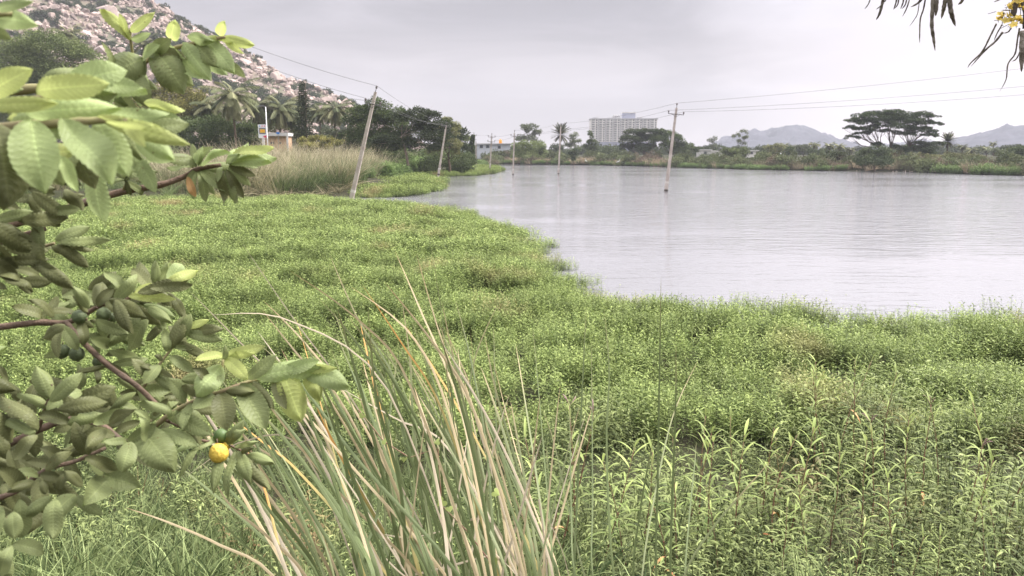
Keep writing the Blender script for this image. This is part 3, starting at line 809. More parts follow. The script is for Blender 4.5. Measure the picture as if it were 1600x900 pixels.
# ------------------------------------------------------------------ trees
LEAF = dict(
    dark=foliage('dark_leaves', (.035, .05, .028), (.10, .125, .055), .15, .6),
    darkgreen=foliage('deep_green_leaves', (.045, .07, .03), (.15, .19, .07), .2, .6),
    mid=foliage('mid_green_leaves', (.065, .09, .035), (.24, .28, .11), .2, .6),
    olive=foliage('olive_leaves', (.10, .11, .05), (.24, .24, .11), .2, .6),
    grey=foliage('grey_green_leaves', (.10, .12, .075), (.22, .24, .15), .2, .6),
    yellow=foliage('yellow_flushed_leaves', (.08, .10, .045), (.55, .50, .16), .2, .6),
    rain=foliage('rain_tree_leaves', (.04, .065, .035), (.13, .165, .075), .15, .6),
    palm=foliage('palm_leaves', (.09, .11, .05), (.34, .33, .18), .15, .5),
)
def tree(name, label, cat, Y, base, clumps, leaf='mid', size=.26, dens=1.0, group=None, trunk=.22, forks=None, bark='bark', flat=False, limb_to=1.0, depth=.8, ztop=None):
    """base: (px, py) of the trunk's foot; clumps: (px, py, rx, ry) of the crown in photo pixels, each turned into
    a real ball of foliage at the tree's own distance"""
    s = Y/FPX*1.02
    foot = P(base[0], base[1], Y)
    gzv = ground_z(foot.x, foot.y)
    if foot.z > gzv-.1: foot.z = gzv-.1
    r = np.random.default_rng(abs(hash_(name+str(base)+str(Y))) % 99991)
    root = empty(name, foot, label, cat, group)
    cs = []
    tot = max(sum(c[2]*c[3] for c in clumps), 1)
    parts = []
    for (px, py, rx, ry) in clumps:
        c = P(px, py, Y); RX, RZ = rx*s, ry*s; RY = RX*depth
        c.y += float(r.normal())*RX*.25
        cs.append((c, RX, RZ))
        area = 4*PI*RX*max(RZ, RX*.35)
        nsub = max(5, int(area/(size*size)/55*dens)+4)
        th = r.random(nsub)*2*PI; cz = r.random(nsub)*2-1; cz = np.where(cz < -.35, -cz, cz)
        q = np.sqrt(1-cz**2); rad = .55+.5*r.random(nsub)
        sc_ = np.stack([np.cos(th)*q*RX*rad, np.sin(th)*q*RY*rad, cz*RZ*rad], 1)+np.array(c)
        n = int(area/(size*size)*2.9*dens); n = min(max(n, 120), 16000)
        k = r.integers(0, nsub, n)
        sr = max(size*1.8, min(RX, RZ*1.8)*.36); 
        off = nrm(r.normal(size=(n, 3)))*(r.random(n)**.45)[:, None]*np.array([sr*1.15, sr*1.15, sr*(.5 if flat else .8)])
        p = sc_[k]+off
        d = nrm(off*np.array([1, 1, .5]))+r.normal(size=(n, 3))*.5+np.array([0, 0, .15])
        tone = np.clip(r.random(nsub)[k]*.65+r.random(n)*.35, 0, 1)
        parts.append(ribbons(p, d, r.normal(size=(n, 3))+np.array([0, 0, .8]), size*(.7+.7*r.random(n)), size*.62*(.6+.7*r.random(n)), segs=2, prof=np.array([.4, 1, .15]), rnd=tone))
    V, F, A, T = cat_(parts)
    crown = link('crown', mesh_np('crown', V-np.array(root.location), F, False, {'rnd': A}), LEAF[leaf], root)
    mb = MB()
    top = min((c for c, a, b in cs), key=lambda c: c.z)
    cx = sum(c.x for c, a, b in cs)/len(cs); zt = sum(c.z for c, a, b in cs)/len(cs)
    fork = foot.lerp(Vector((foot.x*.6+cx*.4, Y, zt)), .45)
    if forks: fork = P(forks[0][0], forks[0][1], Y)
    mid = foot.lerp(fork, .5)+Vector((trunk*.5, 0, 0))
    mb.tube([foot-Vector((0, 0, .2)), mid, fork], [trunk*1.2, trunk*.95, trunk*.8], 8)
    for i, (c, RX, RZ) in enumerate(cs):
        f = fork
        if forks:
            fs = [P(a, b, Y) for a, b in forks]; f = min(fs, key=lambda v: (v-c).length)
        m_ = f.lerp(c, .5)+Vector((float(r.normal())*.06*(c-f).length, float(r.normal())*.1, -.08*(c-f).length))
        mb.tube([f, m_, f.lerp(c, limb_to)], [trunk*.36, trunk*.2, trunk*.07], 6)
        for q in range(3):
            e = c+Vector((float(r.normal())*RX*.6, float(r.normal())*RX*.4, float(r.normal())*RZ*.4))
            mb.tube([m_, m_.lerp(e, .6)+Vector((0, 0, -.03*(e-m_).length)), e], [trunk*.13, trunk*.08, trunk*.03], 5)
    if forks and len(forks) > 1:
        for a, b in forks[1:]:
            q = P(a, b, Y); mb.tube([foot, foot.lerp(q, .5)+Vector((0, 0, -.2)), q], [trunk*.9, trunk*.75, trunk*.55], 8)
    part('trunk', mb, MATS[bark], root, True)
    return root
def hash_(s):
    h = 7
    for ch in s: h = (h*31+ord(ch)) & 0x7fffffff
    return h
cat_ = cat

def T_(name, label, catg, Y, base, clumps, **k): return tree(name, label, catg, Y, base, clumps, **k)
GL = 'trees on the left shore under the rocky hill'
GF = 'trees along the far shore'
# left side
T_('bushy_tree', 'broad grey-green bushy tree at the hill foot behind the upper left guava leaves', 'tree', 150, (75, 235),
   [(30, 95, 38, 26), (75, 78, 34, 24), (120, 92, 30, 22), (60, 120, 50, 30), (120, 130, 34, 26), (10, 140, 45, 35), (90, 160, 60, 36), (20, 195, 60, 36)], leaf='mid', size=.30, group=GL)
T_('flowering_tree', 'tree flushed with yellow leaves below the pink granite slope, left of the big coconut palm', 'tree', 125, (265, 245),
   [(140, 125, 24, 20), (170, 118, 18, 14), (235, 158, 26, 20), (272, 146, 26, 18), (300, 165, 30, 22), (262, 180, 40, 24), (205, 180, 34, 24), (315, 190, 22, 18)], leaf='yellow', size=.24, group=GL)
T_('leafy_tree', 'dark leafy tree with a thin pale trunk below the yellow-flushed tree', 'tree', 112, (330, 262),
   [(300, 205, 34, 18), (345, 205, 34, 20), (385, 212, 24, 18), (260, 215, 40, 22), (340, 228, 50, 18), (395, 232, 22, 14)], leaf='darkgreen', size=.24, group=GL)
T_('leafy_tree', 'light green spreading tree directly behind the roadside price board', 'tree', 140, (430, 245),
   [(405, 188, 22, 12), (432, 182, 24, 12), (458, 196, 18, 11), (430, 202, 34, 14), (465, 212, 14, 10)], leaf='mid', size=.26, group=GL)
T_('dark_tree', 'dark rounded tree with orange-tipped leaves just behind the nearest leaning pole', 'tree', 118, (590, 250),
   [(560, 178, 18, 13), (590, 170, 22, 14), (618, 180, 18, 12), (552, 198, 20, 16), (590, 198, 28, 20), (622, 204, 20, 18), (570, 222, 34, 20), (610, 226, 34, 20), (604, 186, 20, 14), (575, 186, 22, 16)], leaf='darkgreen', size=.24, trunk=.28, group=GL)
T_('acacia_tree', 'flat-topped dark acacia with a bent pale trunk over the reed bed', 'tree', 112, (640, 246),
   [(628, 184, 20, 10), (655, 178, 22, 11), (640, 192, 28, 12), (672, 188, 24, 11), (690, 198, 20, 11), (655, 205, 34, 13), (682, 214, 26, 13), (668, 228, 32, 14), (636, 228, 26, 14), (604, 226, 24, 14)],
   leaf='dark', size=.20, flat=True, trunk=.2, bark='pale_bark', forks=[(628, 213)], group=GL)
T_('olive_tree', 'olive-green willowy tree right behind the second leaning pole', 'tree', 118, (702, 246),
   [(695, 192, 10, 9), (688, 208, 16, 12), (706, 205, 12, 14), (700, 228, 18, 14), (680, 236, 14, 9), (712, 238, 10, 8)], leaf='olive', size=.2, group=GL)
T_('dark_tree', 'very dark dome-shaped tree right of the olive willowy tree, before the low blue-white house', 'tree', 150, (718, 248),
   [(712, 206, 12, 8), (722, 214, 12, 12), (714, 226, 16, 12), (725, 232, 9, 8)], leaf='dark', size=.26, group=GL)
T_('small_tree', 'small green tree between the dark dome-shaped tree and the creeper-clad pole', 'tree', 170, (731, 250), [(730, 222, 7, 9), (733, 232, 6, 6)], leaf='mid', size=.26, group=GL)
T_('shrub', 'yellow-flowering shrub at the top edge of the reed bed beside the peach building', 'shrub', 98, (500, 262),
   [(475, 222, 14, 7), (500, 219, 16, 7), (520, 222, 14, 7), (500, 232, 30, 8)], leaf='yellow', size=.2, trunk=.08, group=GL)
T_('shrub', 'low grey-brown shrub between the conical pine and the dark rounded tree', 'shrub', 120, (535, 250),
   [(520, 212, 18, 9), (545, 212, 16, 9), (532, 224, 24, 10), (550, 232, 16, 8)], leaf='grey', size=.24, trunk=.1, group=GL)
# far shore
T_('eucalyptus_tree', 'tall grey-green eucalyptus behind the round bush right of the thin middle pole', 'tree', 228, (828, 256),
   [(818, 205, 9, 9), (832, 202, 10, 8), (838, 213, 9, 10), (824, 220, 14, 9), (812, 216, 7, 7)], leaf='grey', size=.34, dens=.7, group=GF)
T_('round_bush', 'round dark green bush at the water line below the grey-green eucalyptus', 'bush', 199, (830, 257),
   [(815, 232, 13, 10), (835, 230, 15, 11), (828, 243, 24, 10), (848, 240, 9, 10), (808, 244, 9, 9)], leaf='mid', size=.3, trunk=.14, group=GF)
T_('small_tree', 'slender tree with drooping foliage right of the date palm on the far shore', 'tree', 225, (898, 252), [(897, 216, 7, 8), (900, 226, 8, 8), (888, 230, 7, 6)], leaf='grey', size=.32, dens=.8, group=GF)
T_('conifer_tree', 'narrow upright dark tree standing against the left end of the apartment block', 'tree', 222, (922, 252), [(921, 212, 4, 7), (923, 224, 6, 8), (930, 228, 5, 6), (918, 232, 7, 6), (929, 238, 7, 6)], leaf='darkgreen', size=.3, group=GF)
T_('dark_bush', 'small very dark bush at the water below the slender drooping tree', 'bush', 195, (896, 257), [(896, 243, 7, 7), (893, 250, 7, 6), (900, 237, 6, 5)], leaf='dark', size=.26, trunk=.08, group=GF)
T_('rain_tree', 'wide dark flat-domed rain tree in front of the apartment block', 'tree', 212, (1010, 256),
   [(990, 210, 16, 7), (1012, 208, 16, 6), (982, 220, 16, 8), (1005, 220, 20, 9), (1025, 216, 14, 8), (998, 232, 26, 8), (978, 232, 10, 6)], leaf='dark', size=.3, dens=1.3, trunk=.35, flat=True, group=GF)
T_('spreading_tree', 'spiky-topped green tree joined to the right side of the flat-domed rain tree', 'tree', 210, (1045, 256),
   [(1033, 207, 8, 6), (1045, 214, 14, 8), (1030, 222, 14, 9), (1058, 218, 10, 7), (1045, 229, 20, 8), (1070, 228, 10, 6), (1062, 236, 16, 5), (1084, 235, 7, 5)], leaf='darkgreen', size=.28, dens=1.2, trunk=.25, group=GF)
T_('eucalyptus_tree', 'small thin eucalyptus above the white flat-roofed houses, left of the blue hill', 'tree', 250, (1113, 250), [(1110, 222, 3.5, 5), (1116, 219, 3.5, 5), (1113, 230, 4.5, 5)], leaf='grey', size=.34, dens=.7, group=GF)
T_('airy_tree', 'airy light-crowned tree in front of the left slope of the blue hill', 'tree', 205, (1155, 250),
   [(1150, 214, 7, 5), (1160, 208, 6, 4.5), (1166, 217, 7, 5), (1152, 222, 6, 4), (1162, 226, 5, 3.5)], leaf='grey', size=.24, dens=.6, trunk=.13, group=GF)
T_('bush', 'rounded green shore bush at the foot of the airy light-crowned tree', 'bush', 190, (1148, 258), [(1138, 240, 13, 7), (1156, 239, 14, 7), (1148, 247, 20, 7)], leaf='mid', size=.26, trunk=.08, group=GF)
T_('dome_tree', 'low dome-shaped olive tree under the summit of the blue hill', 'tree', 230, (1210, 252), [(1203, 233, 9, 6), (1214, 232, 9, 6), (1209, 238, 14, 6)], leaf='olive', size=.3, group=GF)
T_('dark_bush', 'dark bluish bush right of the low dome-shaped olive tree', 'bush', 235, (1232, 252), [(1231, 235, 7, 5), (1235, 240, 8, 5)], leaf='darkgreen', size=.3, trunk=.1, group=GF)
T_('small_tree', 'pale green small tree between two coconut palms under the blue hill', 'tree', 240, (1255, 252), [(1250, 231, 7, 4), (1259, 230, 6, 4), (1254, 237, 11, 5)], leaf='grey', size=.3, group=GF)
T_('dark_bush', 'wide dark bush left of the big flat-topped rain tree at the shore', 'bush', 225, (1275, 252), [(1270, 238, 9, 4), (1282, 237, 9, 4), (1276, 243, 14, 4)], leaf='darkgreen', size=.3, trunk=.1, group=GF)
# the big rain tree
big = [(1343, 184, 12, 4), (1362, 182, 13, 4.5), (1385, 180, 13, 4.5), (1402, 177, 12, 4), (1420, 182, 12, 4), (1440, 181, 11, 4), (1456, 184, 8, 3), (1335, 191, 11, 3.5), (1352, 192, 14, 4),
       (1378, 190, 15, 5), (1402, 188, 14, 4.5), (1425, 191, 13, 4.5), (1447, 193, 12, 4), (1463, 194, 7, 2.6), (1328, 200, 8, 2.6), (1345, 203, 12, 3), (1368, 200, 12, 3.5),
       (1395, 198, 12, 4), (1418, 202, 12, 4), (1440, 204, 11, 4), (1457, 207, 8, 3), (1331, 215, 9, 2.8), (1372, 226, 8, 3), (1402, 232, 8, 4), (1436, 226, 9, 3.2), (1452, 230, 12, 4), (1465, 226, 8, 3), (1425, 235, 12, 4.5), (1446, 238, 12, 3.5), (1346, 209, 9, 2.4), (1362, 207, 10, 2.6), (1386, 206, 10, 2.6), (1408, 209, 10, 2.6), (1430, 210, 10, 2.6), (1450, 212, 9, 2.4), (1391, 184, 12, 5), (1410, 190, 12, 5)]
big = [(a, b, c*1.25, d*1.6) for a, b, c, d in big]
T_('rain_tree', 'large umbrella-shaped rain tree with layered dark crown and bare limbs at the far right', 'tree', 152, (1398, 262), big,
   leaf='rain', size=.19, dens=1.25, flat=True, trunk=.30, forks=[(1400, 243), (1376, 232), (1392, 230), (1410, 240), (1420, 228)], depth=1.1, group=GF)
T_('round_bush', 'dense round green bush at the water under the big umbrella-shaped rain tree', 'bush', 137.5, (1366, 266), [(1352, 242, 13, 9), (1374, 240, 16, 10), (1366, 254, 26, 11), (1388, 251, 11, 10), (1345, 255, 10, 9), (1360, 236, 12, 6)], leaf='dark', size=.22, trunk=.12, group=GF)
T_('bush', 'grey-green bush mound between the big rain tree and the pale date palm', 'bush', 158, (1448, 262), [(1440, 246, 14, 7), (1456, 247, 14, 7)], leaf='olive', size=.22, trunk=.08, group=GF)
T_('bush', 'grey-green bush mound in front of the coconut palms at the far right', 'bush', 158, (1500, 262), [(1485, 246, 16, 6), (1508, 248, 16, 7), (1528, 250, 12, 6)], leaf='olive', size=.22, trunk=.08, group=GF)
T_('dark_tree', 'low dark green tree at the right edge of the far shore', 'tree', 165, (1592, 262), [(1585, 238, 12, 6), (1600, 234, 12, 7), (1596, 244, 16, 7)], leaf='darkgreen', size=.24, group=GF)
T_('small_tree', 'hazy light green tree left of the dark tree at the right edge', 'tree', 215, (1560, 258), [(1552, 237, 10, 5), (1566, 238, 10, 5)], leaf='grey', size=.3, group=GF)

# ------------------------------------------------------------------ palms
def palm_crown(seed, n=24, L=3.4, droop=.9, pairs=46, leafL=.75, dry=6, up0=.95, straight=False):
    r = np.random.default_rng(seed); parts = []; rv = []
    for i in range(n+dry):
        isdry = i >= n
        az = i*2.399+r.normal()*.2
        e0 = up0-1.5*((i % n)/n)**.9 if not isdry else -1.05
        if straight: e0 = 1.35-2.0*(i/n)
        l = L*(.85+.3*r.random())*(.75 if isdry else 1)
        npt = 10; pts = []; p = np.zeros(3); el = e0
        for q in range(npt+1):
            pts.append(p.copy()); p = p+np.array([math.cos(az)*math.cos(el), math.sin(az)*math.cos(el), math.sin(el)])*l/npt
            el -= (droop/npt)*(0.25 if straight else 1)*(1 if el > -1.3 else 0)
        pts = np.array(pts)
        t = np.linspace(.12, 1, pairs); f = t*npt; i0 = np.minimum(f.astype(int), npt-1); fr = (f-i0)[:, None]
        c = pts[i0]*(1-fr)+pts[i0+1]*fr; tan = nrm(pts[i0+1]-pts[i0])
        side = nrm(np.cross(tan, np.array([0, 0, 1.0]))+1e-6)
        tone = (.85+.15*r.random()) if isdry else r.random()*.75
        for s in (-1, 1):
            d = side*s*.8+tan*(.75 if not straight else .9)+np.array([0, 0, -.35 if not straight else .1])+r.normal(size=c.shape)*.08
            parts.append(ribbons(c, d, np.tile([0, 0, 1.0], (pairs, 1)), leafL*np.sin(PI*(t*.85+.12))**.6, .095 if not straight else .10, np.tile([0, 0, -.35 if not straight else 0.], (pairs, 1)), segs=1, prof=np.array([1, .2]), rnd=np.full(pairs, tone)))
        for q in range(npt):
            parts.append(ribbons(pts[q][None], (pts[q+1]-pts[q])[None], np.array([[0, 0, 1.]]), l/npt*1.03, .07*(1-q/npt)+.02, segs=1, prof=np.array([1, 1]), rnd=np.array([.6])))
    return cat_(parts)
def palm(name, label, Y, top, base, r, seed, group, L=None, straight=False, n=24, dry=6, trunk=.16):
    """top: pixel of the crown's heart; base: pixel of the foot; r: frond reach in photo pixels"""
    s = Y/FPX
    foot = P(base[0], base[1], Y); foot.z = min(foot.z, ground_z(foot.x, foot.y))
    heart = P(top[0], top[1], Y)
    root = empty(name, foot, label, 'palm', group)
    L = r*s*1.15
    V, F, A, T = palm_crown(seed, n, L, leafL=L*.24, straight=straight, dry=dry)
    V = V+np.array(heart-foot)
    link('crown', mesh_np('crown', V, F, False, {'rnd': A}), LEAF['palm'], root)
    mb = MB()
    b = (heart-foot)
    pts = [foot+b*t+Vector((math.sin(t*2.6)*b.length*.03*(1 if seed % 2 else -1), 0, 0))*(1-t) for t in (0, .25, .5, .75, 1)]
    mb.tube(pts, [trunk*1.5, trunk*1.1, trunk, trunk*.9, trunk*.9], 8)
    part('trunk', mb, MATS['bark'], root, True)
    return root
GPm = 'coconut palms under the rocky hill'
palm('coconut_palm', 'largest coconut palm, with a skirt of dead fronds, right of the yellow-flushed tree', 108, (362, 148), (368, 245), 40, 1, GPm, dry=12)
palm('coconut_palm', 'coconut palm between the largest palm and the lamp post', 128, (404, 164), (404, 245), 32, 2, GPm, dry=8)
palm('coconut_palm', 'coconut palm above the light green tree, leaning towards the conical pine', 130, (438, 168), (434, 245), 33, 3, GPm, dry=10)
palm('coconut_palm', 'coconut palm crowded behind the largest palm on its left', 124, (326, 165), (328, 245), 28, 4, GPm)
palm('coconut_palm', 'thin coconut palm immediately right of the conical pine', 132, (499, 174), (501, 245), 20, 5, GPm)
palm('coconut_palm', 'yellowish coconut palm before the lower end of the rocky slope', 128, (524, 170), (522, 245), 28, 6, GPm)
palm('coconut_palm', 'small coconut palm crown seen above the bushy tree at upper left', 175, (104, 52), (108, 235), 22, 7, GPm)
palm('coconut_palm', 'dark coconut palm crown between the guava shoots under the rocky slope', 165, (228, 68), (232, 240), 22, 8, GPm)
palm('coconut_palm', 'coconut palm half hidden between the second palm and the conical pine', 140, (454, 180), (454, 245), 20, 9, GPm)
palm('date_palm', 'spiky round-headed date palm behind the slanting middle pole', 222, (876, 210), (872, 256), 16, 11, 'date palms on the far shore', straight=True, n=46, dry=8, trunk=.2)
palm('date_palm', 'pale round-headed date palm right of the big umbrella-shaped rain tree', 172, (1481, 221), (1480, 262), 12.5, 12, 'date palms on the far shore', straight=True, n=46, dry=8, trunk=.2)
far_palms = [(1227, 227, 7, 255, 'tiny coconut palm rising left of the dark bluish bush'), (1238, 229, 6, 260, 'tiny coconut palm rising just behind the dark bluish bush'),
             (1273, 226, 9, 235, 'coconut palm above the wide dark bush below the blue hill'), (1296, 227, 9, 235, 'coconut palm second to the left of the big rain tree'),
             (1311, 228, 9, 232, 'coconut palm next on the left to the big rain tree'), (1330, 233, 8, 240, 'coconut palm showing under the left limbs of the big rain tree'),
             (1504, 229, 8, 240, 'coconut palm first to the right of the pale date palm'), (1518, 234, 9, 225, 'low coconut palm second to the right of the pale date palm'),
             (1541, 232, 8, 235, 'coconut palm under the slope of the right-hand blue hill'), (1552, 224, 6, 265, 'tall small coconut palm standing out against the right-hand blue hill')]
for i, (a, b, rr, Y, lb) in enumerate(far_palms):
    palm('coconut_palm', lb, Y, (a, b), (a+(i % 3)-1, 256), rr, 20+i, 'coconut palms behind the far shore', n=20, dry=3, trunk=.16)

# conical pine (araucaria)
def conical_pine():
    Y = 112; foot = P(478, 246, Y); foot.z = ground_z(foot.x, foot.y); top = P(477, 125, Y)
    root = empty('conical_pine', foot, 'tall narrow conical pine with tiered branches before the rocky hill', 'pine', GL)
    mb = MB(); mb.tube([foot, foot.lerp(top, .5), top], [.24, .15, .03], 8); part('trunk', mb, MATS['bark'], root, True)
    r = np.random.default_rng(4); parts = []
    H = top.z-foot.z
    for k in range(44):
        t = .1+.88*k/43
        rad = 2.05*(1-t)**.75*(.75+.4*r.random())+.15
        for q in range(9):
            az = q*.7+k*1.3+r.normal()*.15
            d = np.array([math.cos(az), math.sin(az), -.18])
            n = max(6, int(rad*26)); tt = r.random(n)
            o = np.array(foot)+np.array([0, 0, H*t])
            p = o+d*(rad*tt)[:, None]+np.stack([0*tt, 0*tt, rad*.22*tt**2], 1)
            dd = d+r.normal(size=(n, 3))*.8
            parts.append(ribbons(p, dd, r.normal(size=(n, 3)), .24, .09, segs=1, prof=np.array([1, .3]), rnd=np.clip(r.random(n)*.6+(.3*r.random()), 0, 1)))
    V, F, A, T = cat_(parts)
    link('crown', mesh_np('crown', V-np.array(foot), F, False, {'rnd': A}), LEAF['dark'], root)
conical_pine()
# ------------------------------------------------------------------ buildings
def apartment():
    Y = 700.0; s = Y/FPX
    a = P(921, 236, Y); b = P(1023, 236, Y); top = P(970, 187, Y).z
    cx = (a.x+b.x)/2; W = b.x-a.x; root = empty('apartment_building', (cx, Y, 0.8), 'long cream apartment block with lilac lower storeys and a raised stair tower', 'building')
    D = 16.0; y0 = Y-D/2
    zb = 0.8; zl = P(970, 222, Y).z
    nb = 9; bw = W/nb
    mb = MB(); mb.box((cx, Y, (zl+top)/2), (W-.4, D, top-zl)); 
    part('wall', mb, MATS['wall_cream'], root)
    mb = MB(); mb.box((cx, Y, (zb+zl)/2-.01), (W-.38, D+.1, zl-zb-.02)); part('lower_wall', mb, MATS['wall_lilac'], root)
    mb = MB(); mb.box((cx, Y, top+.45), (W+.8, D+1.2, .9)); 
    for k in range(0, nb, 3): mb.box((cx-W/2+bw*(k+.6), Y-D/2+2, top+1.3), (bw*.75, 3, .78))
    part('parapet', mb, MATS['wall_grey'], root)
    # shafts between the bays, as grey strips on the wall face
    for k in range(1, nb):
        mb = MB(); mb.box((cx-W/2+bw*k, y0-.15, (zl+top)/2), (.9, .3, top-zl-.3)); part('shaft', mb, MATS['wall_grey'], root)
    mb = MB(); tw = P(991, 200, Y).x-P(972, 200, Y).x; txc = (P(972, 200, Y).x+P(991, 200, Y).x)/2; tz = P(980, 178.5, Y).z
    mb.box((txc, Y, (top+tz)/2+.45), (tw, 9, tz-top+.9)); st = part('stair_tower', mb, MATS['wall_lilac'], root)
    mb = MB(); mb.box((txc, Y, tz+1.3), (tw+.6, 9.6, .8)); 
    for q in (-1, 0, 1): mb.box((txc+q*tw*.42, Y-4.5, tz+1.2), (.5, .5, 1.2))
    part('tower_roof', mb, MATS['wall_cream'], st)
    for px in (959, 963, 967):
        p = P(px, 185, Y); mb = MB(); mb.lathe((p.x, Y, top+.9), [(1.1, 0), (1.15, 2.2), (1.0, 3.1), (.3, 3.5), (.01, 3.5)], 10); part('water_tank', mb, MATS['wall_grey'], root, True)
    nf = 10; fh = (top-zl)/nf
    # one balcony and one window mesh, shared by every copy
    bm_ = MB(); bm_.box((0, -.7, -fh*.28), (bw*.40, 1.4, fh*.42)); bal = bm_.mesh('balcony'); bal.materials.append(MATS['wall_white'])
    bm_ = MB(); bm_.box((0, 0, 0), (bw*.36, .12, fh*.40)); dk = bm_.mesh('balcony_opening'); dk.materials.append(MATS['grey'])  # flat dark panel standing in for the shade inside the balcony
    bm_ = MB(); bm_.box((0, 0, 0), (1.0, .14, 1.15)); wn = bm_.mesh('window'); wn.materials.append(MATS['window'])
    O = origin[root.name]; cnt = 0
    for k in range(nb):
        for f in range(nf):
            z = zl+fh*(f+.55); x = cx-W/2+bw*k
            o = link('balcony', bal, None, root); o.location = Vector((x+bw*.33, y0-.06, z))-O
            o2 = link('opening', dk, None, o); o2.location = (0, 0, fh*.16)
            if cnt < 90:
                w = link('window', wn, None, root); w.location = Vector((x+bw*.78, y0-.05, z))-O; cnt += 1
    for k in range(nb):
        w = link('window', wn, None, root); w.location = Vector((cx-W/2+bw*(k+.5), y0-.1, zl-2.2))-O
apartment()

def house(name, label, Y, x0, x1, ytop, mat, depth=7, roofmat='wall_grey', wins=(), over=.35, extra=None, ybase=262):
    a = P(x0, ytop, Y); b = P(x1, ytop, Y); cx = (a.x+b.x)/2; W = b.x-a.x
    zb = max(ground_z(cx, Y), .2)-.3; zt = a.z
    root = empty(name, (cx, Y, zb), label, 'building')
    mb = MB(); mb.box((cx, Y+depth/2, (zb+zt)/2), (W, depth, zt-zb)); wl = part('wall', mb, MATS[mat], root)
    mb = MB(); mb.box((cx, Y+depth/2, zt+.15), (W+over*2, depth+over*2, .3)); part('roof', mb, MATS[roofmat], root)
    for px, py, w, h in wins:
        p = P(px, py, Y); mb = MB(); mb.box((p.x, Y-.02, p.z), (w+.2, .1, h+.2)); f = part('window', mb, MATS['wall_grey'], root)
        mb = MB(); mb.box((p.x, Y-.05, p.z), (w, .12, h)); part('pane', mb, MATS['window'], f)
    return root, zt
r_, zt = house('low_house', 'long white flat-roofed house with an orange water tank on its roof beyond the thin poles', 248, 745, 797, 225.5, 'wall_blue', 9, 'wall_grey', [(752, 229, 1.0, .9), (762, 229, 1.0, .9), (780, 230, .9, .9)], over=.6)
def roof_tank():
    p = P(782, 224, 252); z = zt+.3
    root = empty('water_tank', (p.x, 252, z), 'orange cylindrical water tank on the roof of the long white house', 'water tank')
    mb = MB(); mb.lathe((p.x, 252, z), [(0.01, 0), (.52, 0), (.54, .12), (.50, .3), (.54, .45), (.50, .65), (.54, .85), (.50, 1.1), (.25, 1.25), (.22, 1.4), (.01, 1.42)], 16)
    part('tank', mb, MATS['orange'], root, True)
    mb = MB(); mb.lathe((p.x, 252, z+1.42), [(.21, 0), (.21, .08), (.01, .1)], 12); part('lid', mb, MATS['black'], root)
roof_tank()
house('low_house', 'pale blue low house partly hidden left of the creeper-clad pole', 238, 716, 737, 228, 'wall_blue', 8, 'wall_white', [(724, 232, .9, .8)])
house('low_house', 'white flat-roofed house in the gap right of the spiky-topped tree on the far shore', 235, 1097, 1111, 235, 'wall_white', 7, 'wall_white', [(1102, 239, .8, .7)])
house('low_house', 'white house with a small black tank, just left of the airy tree', 238, 1112, 1129, 237, 'wall_white', 7, 'wall_white', [(1121, 241, .8, .6)])
house('low_house', 'pinkish white low house right of the airy tree under the blue hill', 240, 1165, 1184, 236, 'wall_cream', 7, 'wall_white', [(1174, 239, .8, .6)])
def small_tank():
    p = P(1125, 235, 240); z = P(1120, 237, 238).z+.3
    root = empty('water_tank', (p.x, 240, z), 'small black water tank on the white house left of the airy tree', 'water tank')
    mb = MB(); mb.lathe((p.x, 240, z), [(0.01, 0), (.6, 0), (.62, .5), (.55, .8), (.2, 1.0), (.01, 1.0)], 12); part('tank', mb, MATS['black'], root, True)
    mb = MB(); mb.lathe((p.x, 240, z+1.0), [(.2, 0), (.2, .08), (.01, .08)], 10); part('lid', mb, MATS['grey'], root)
small_tank()

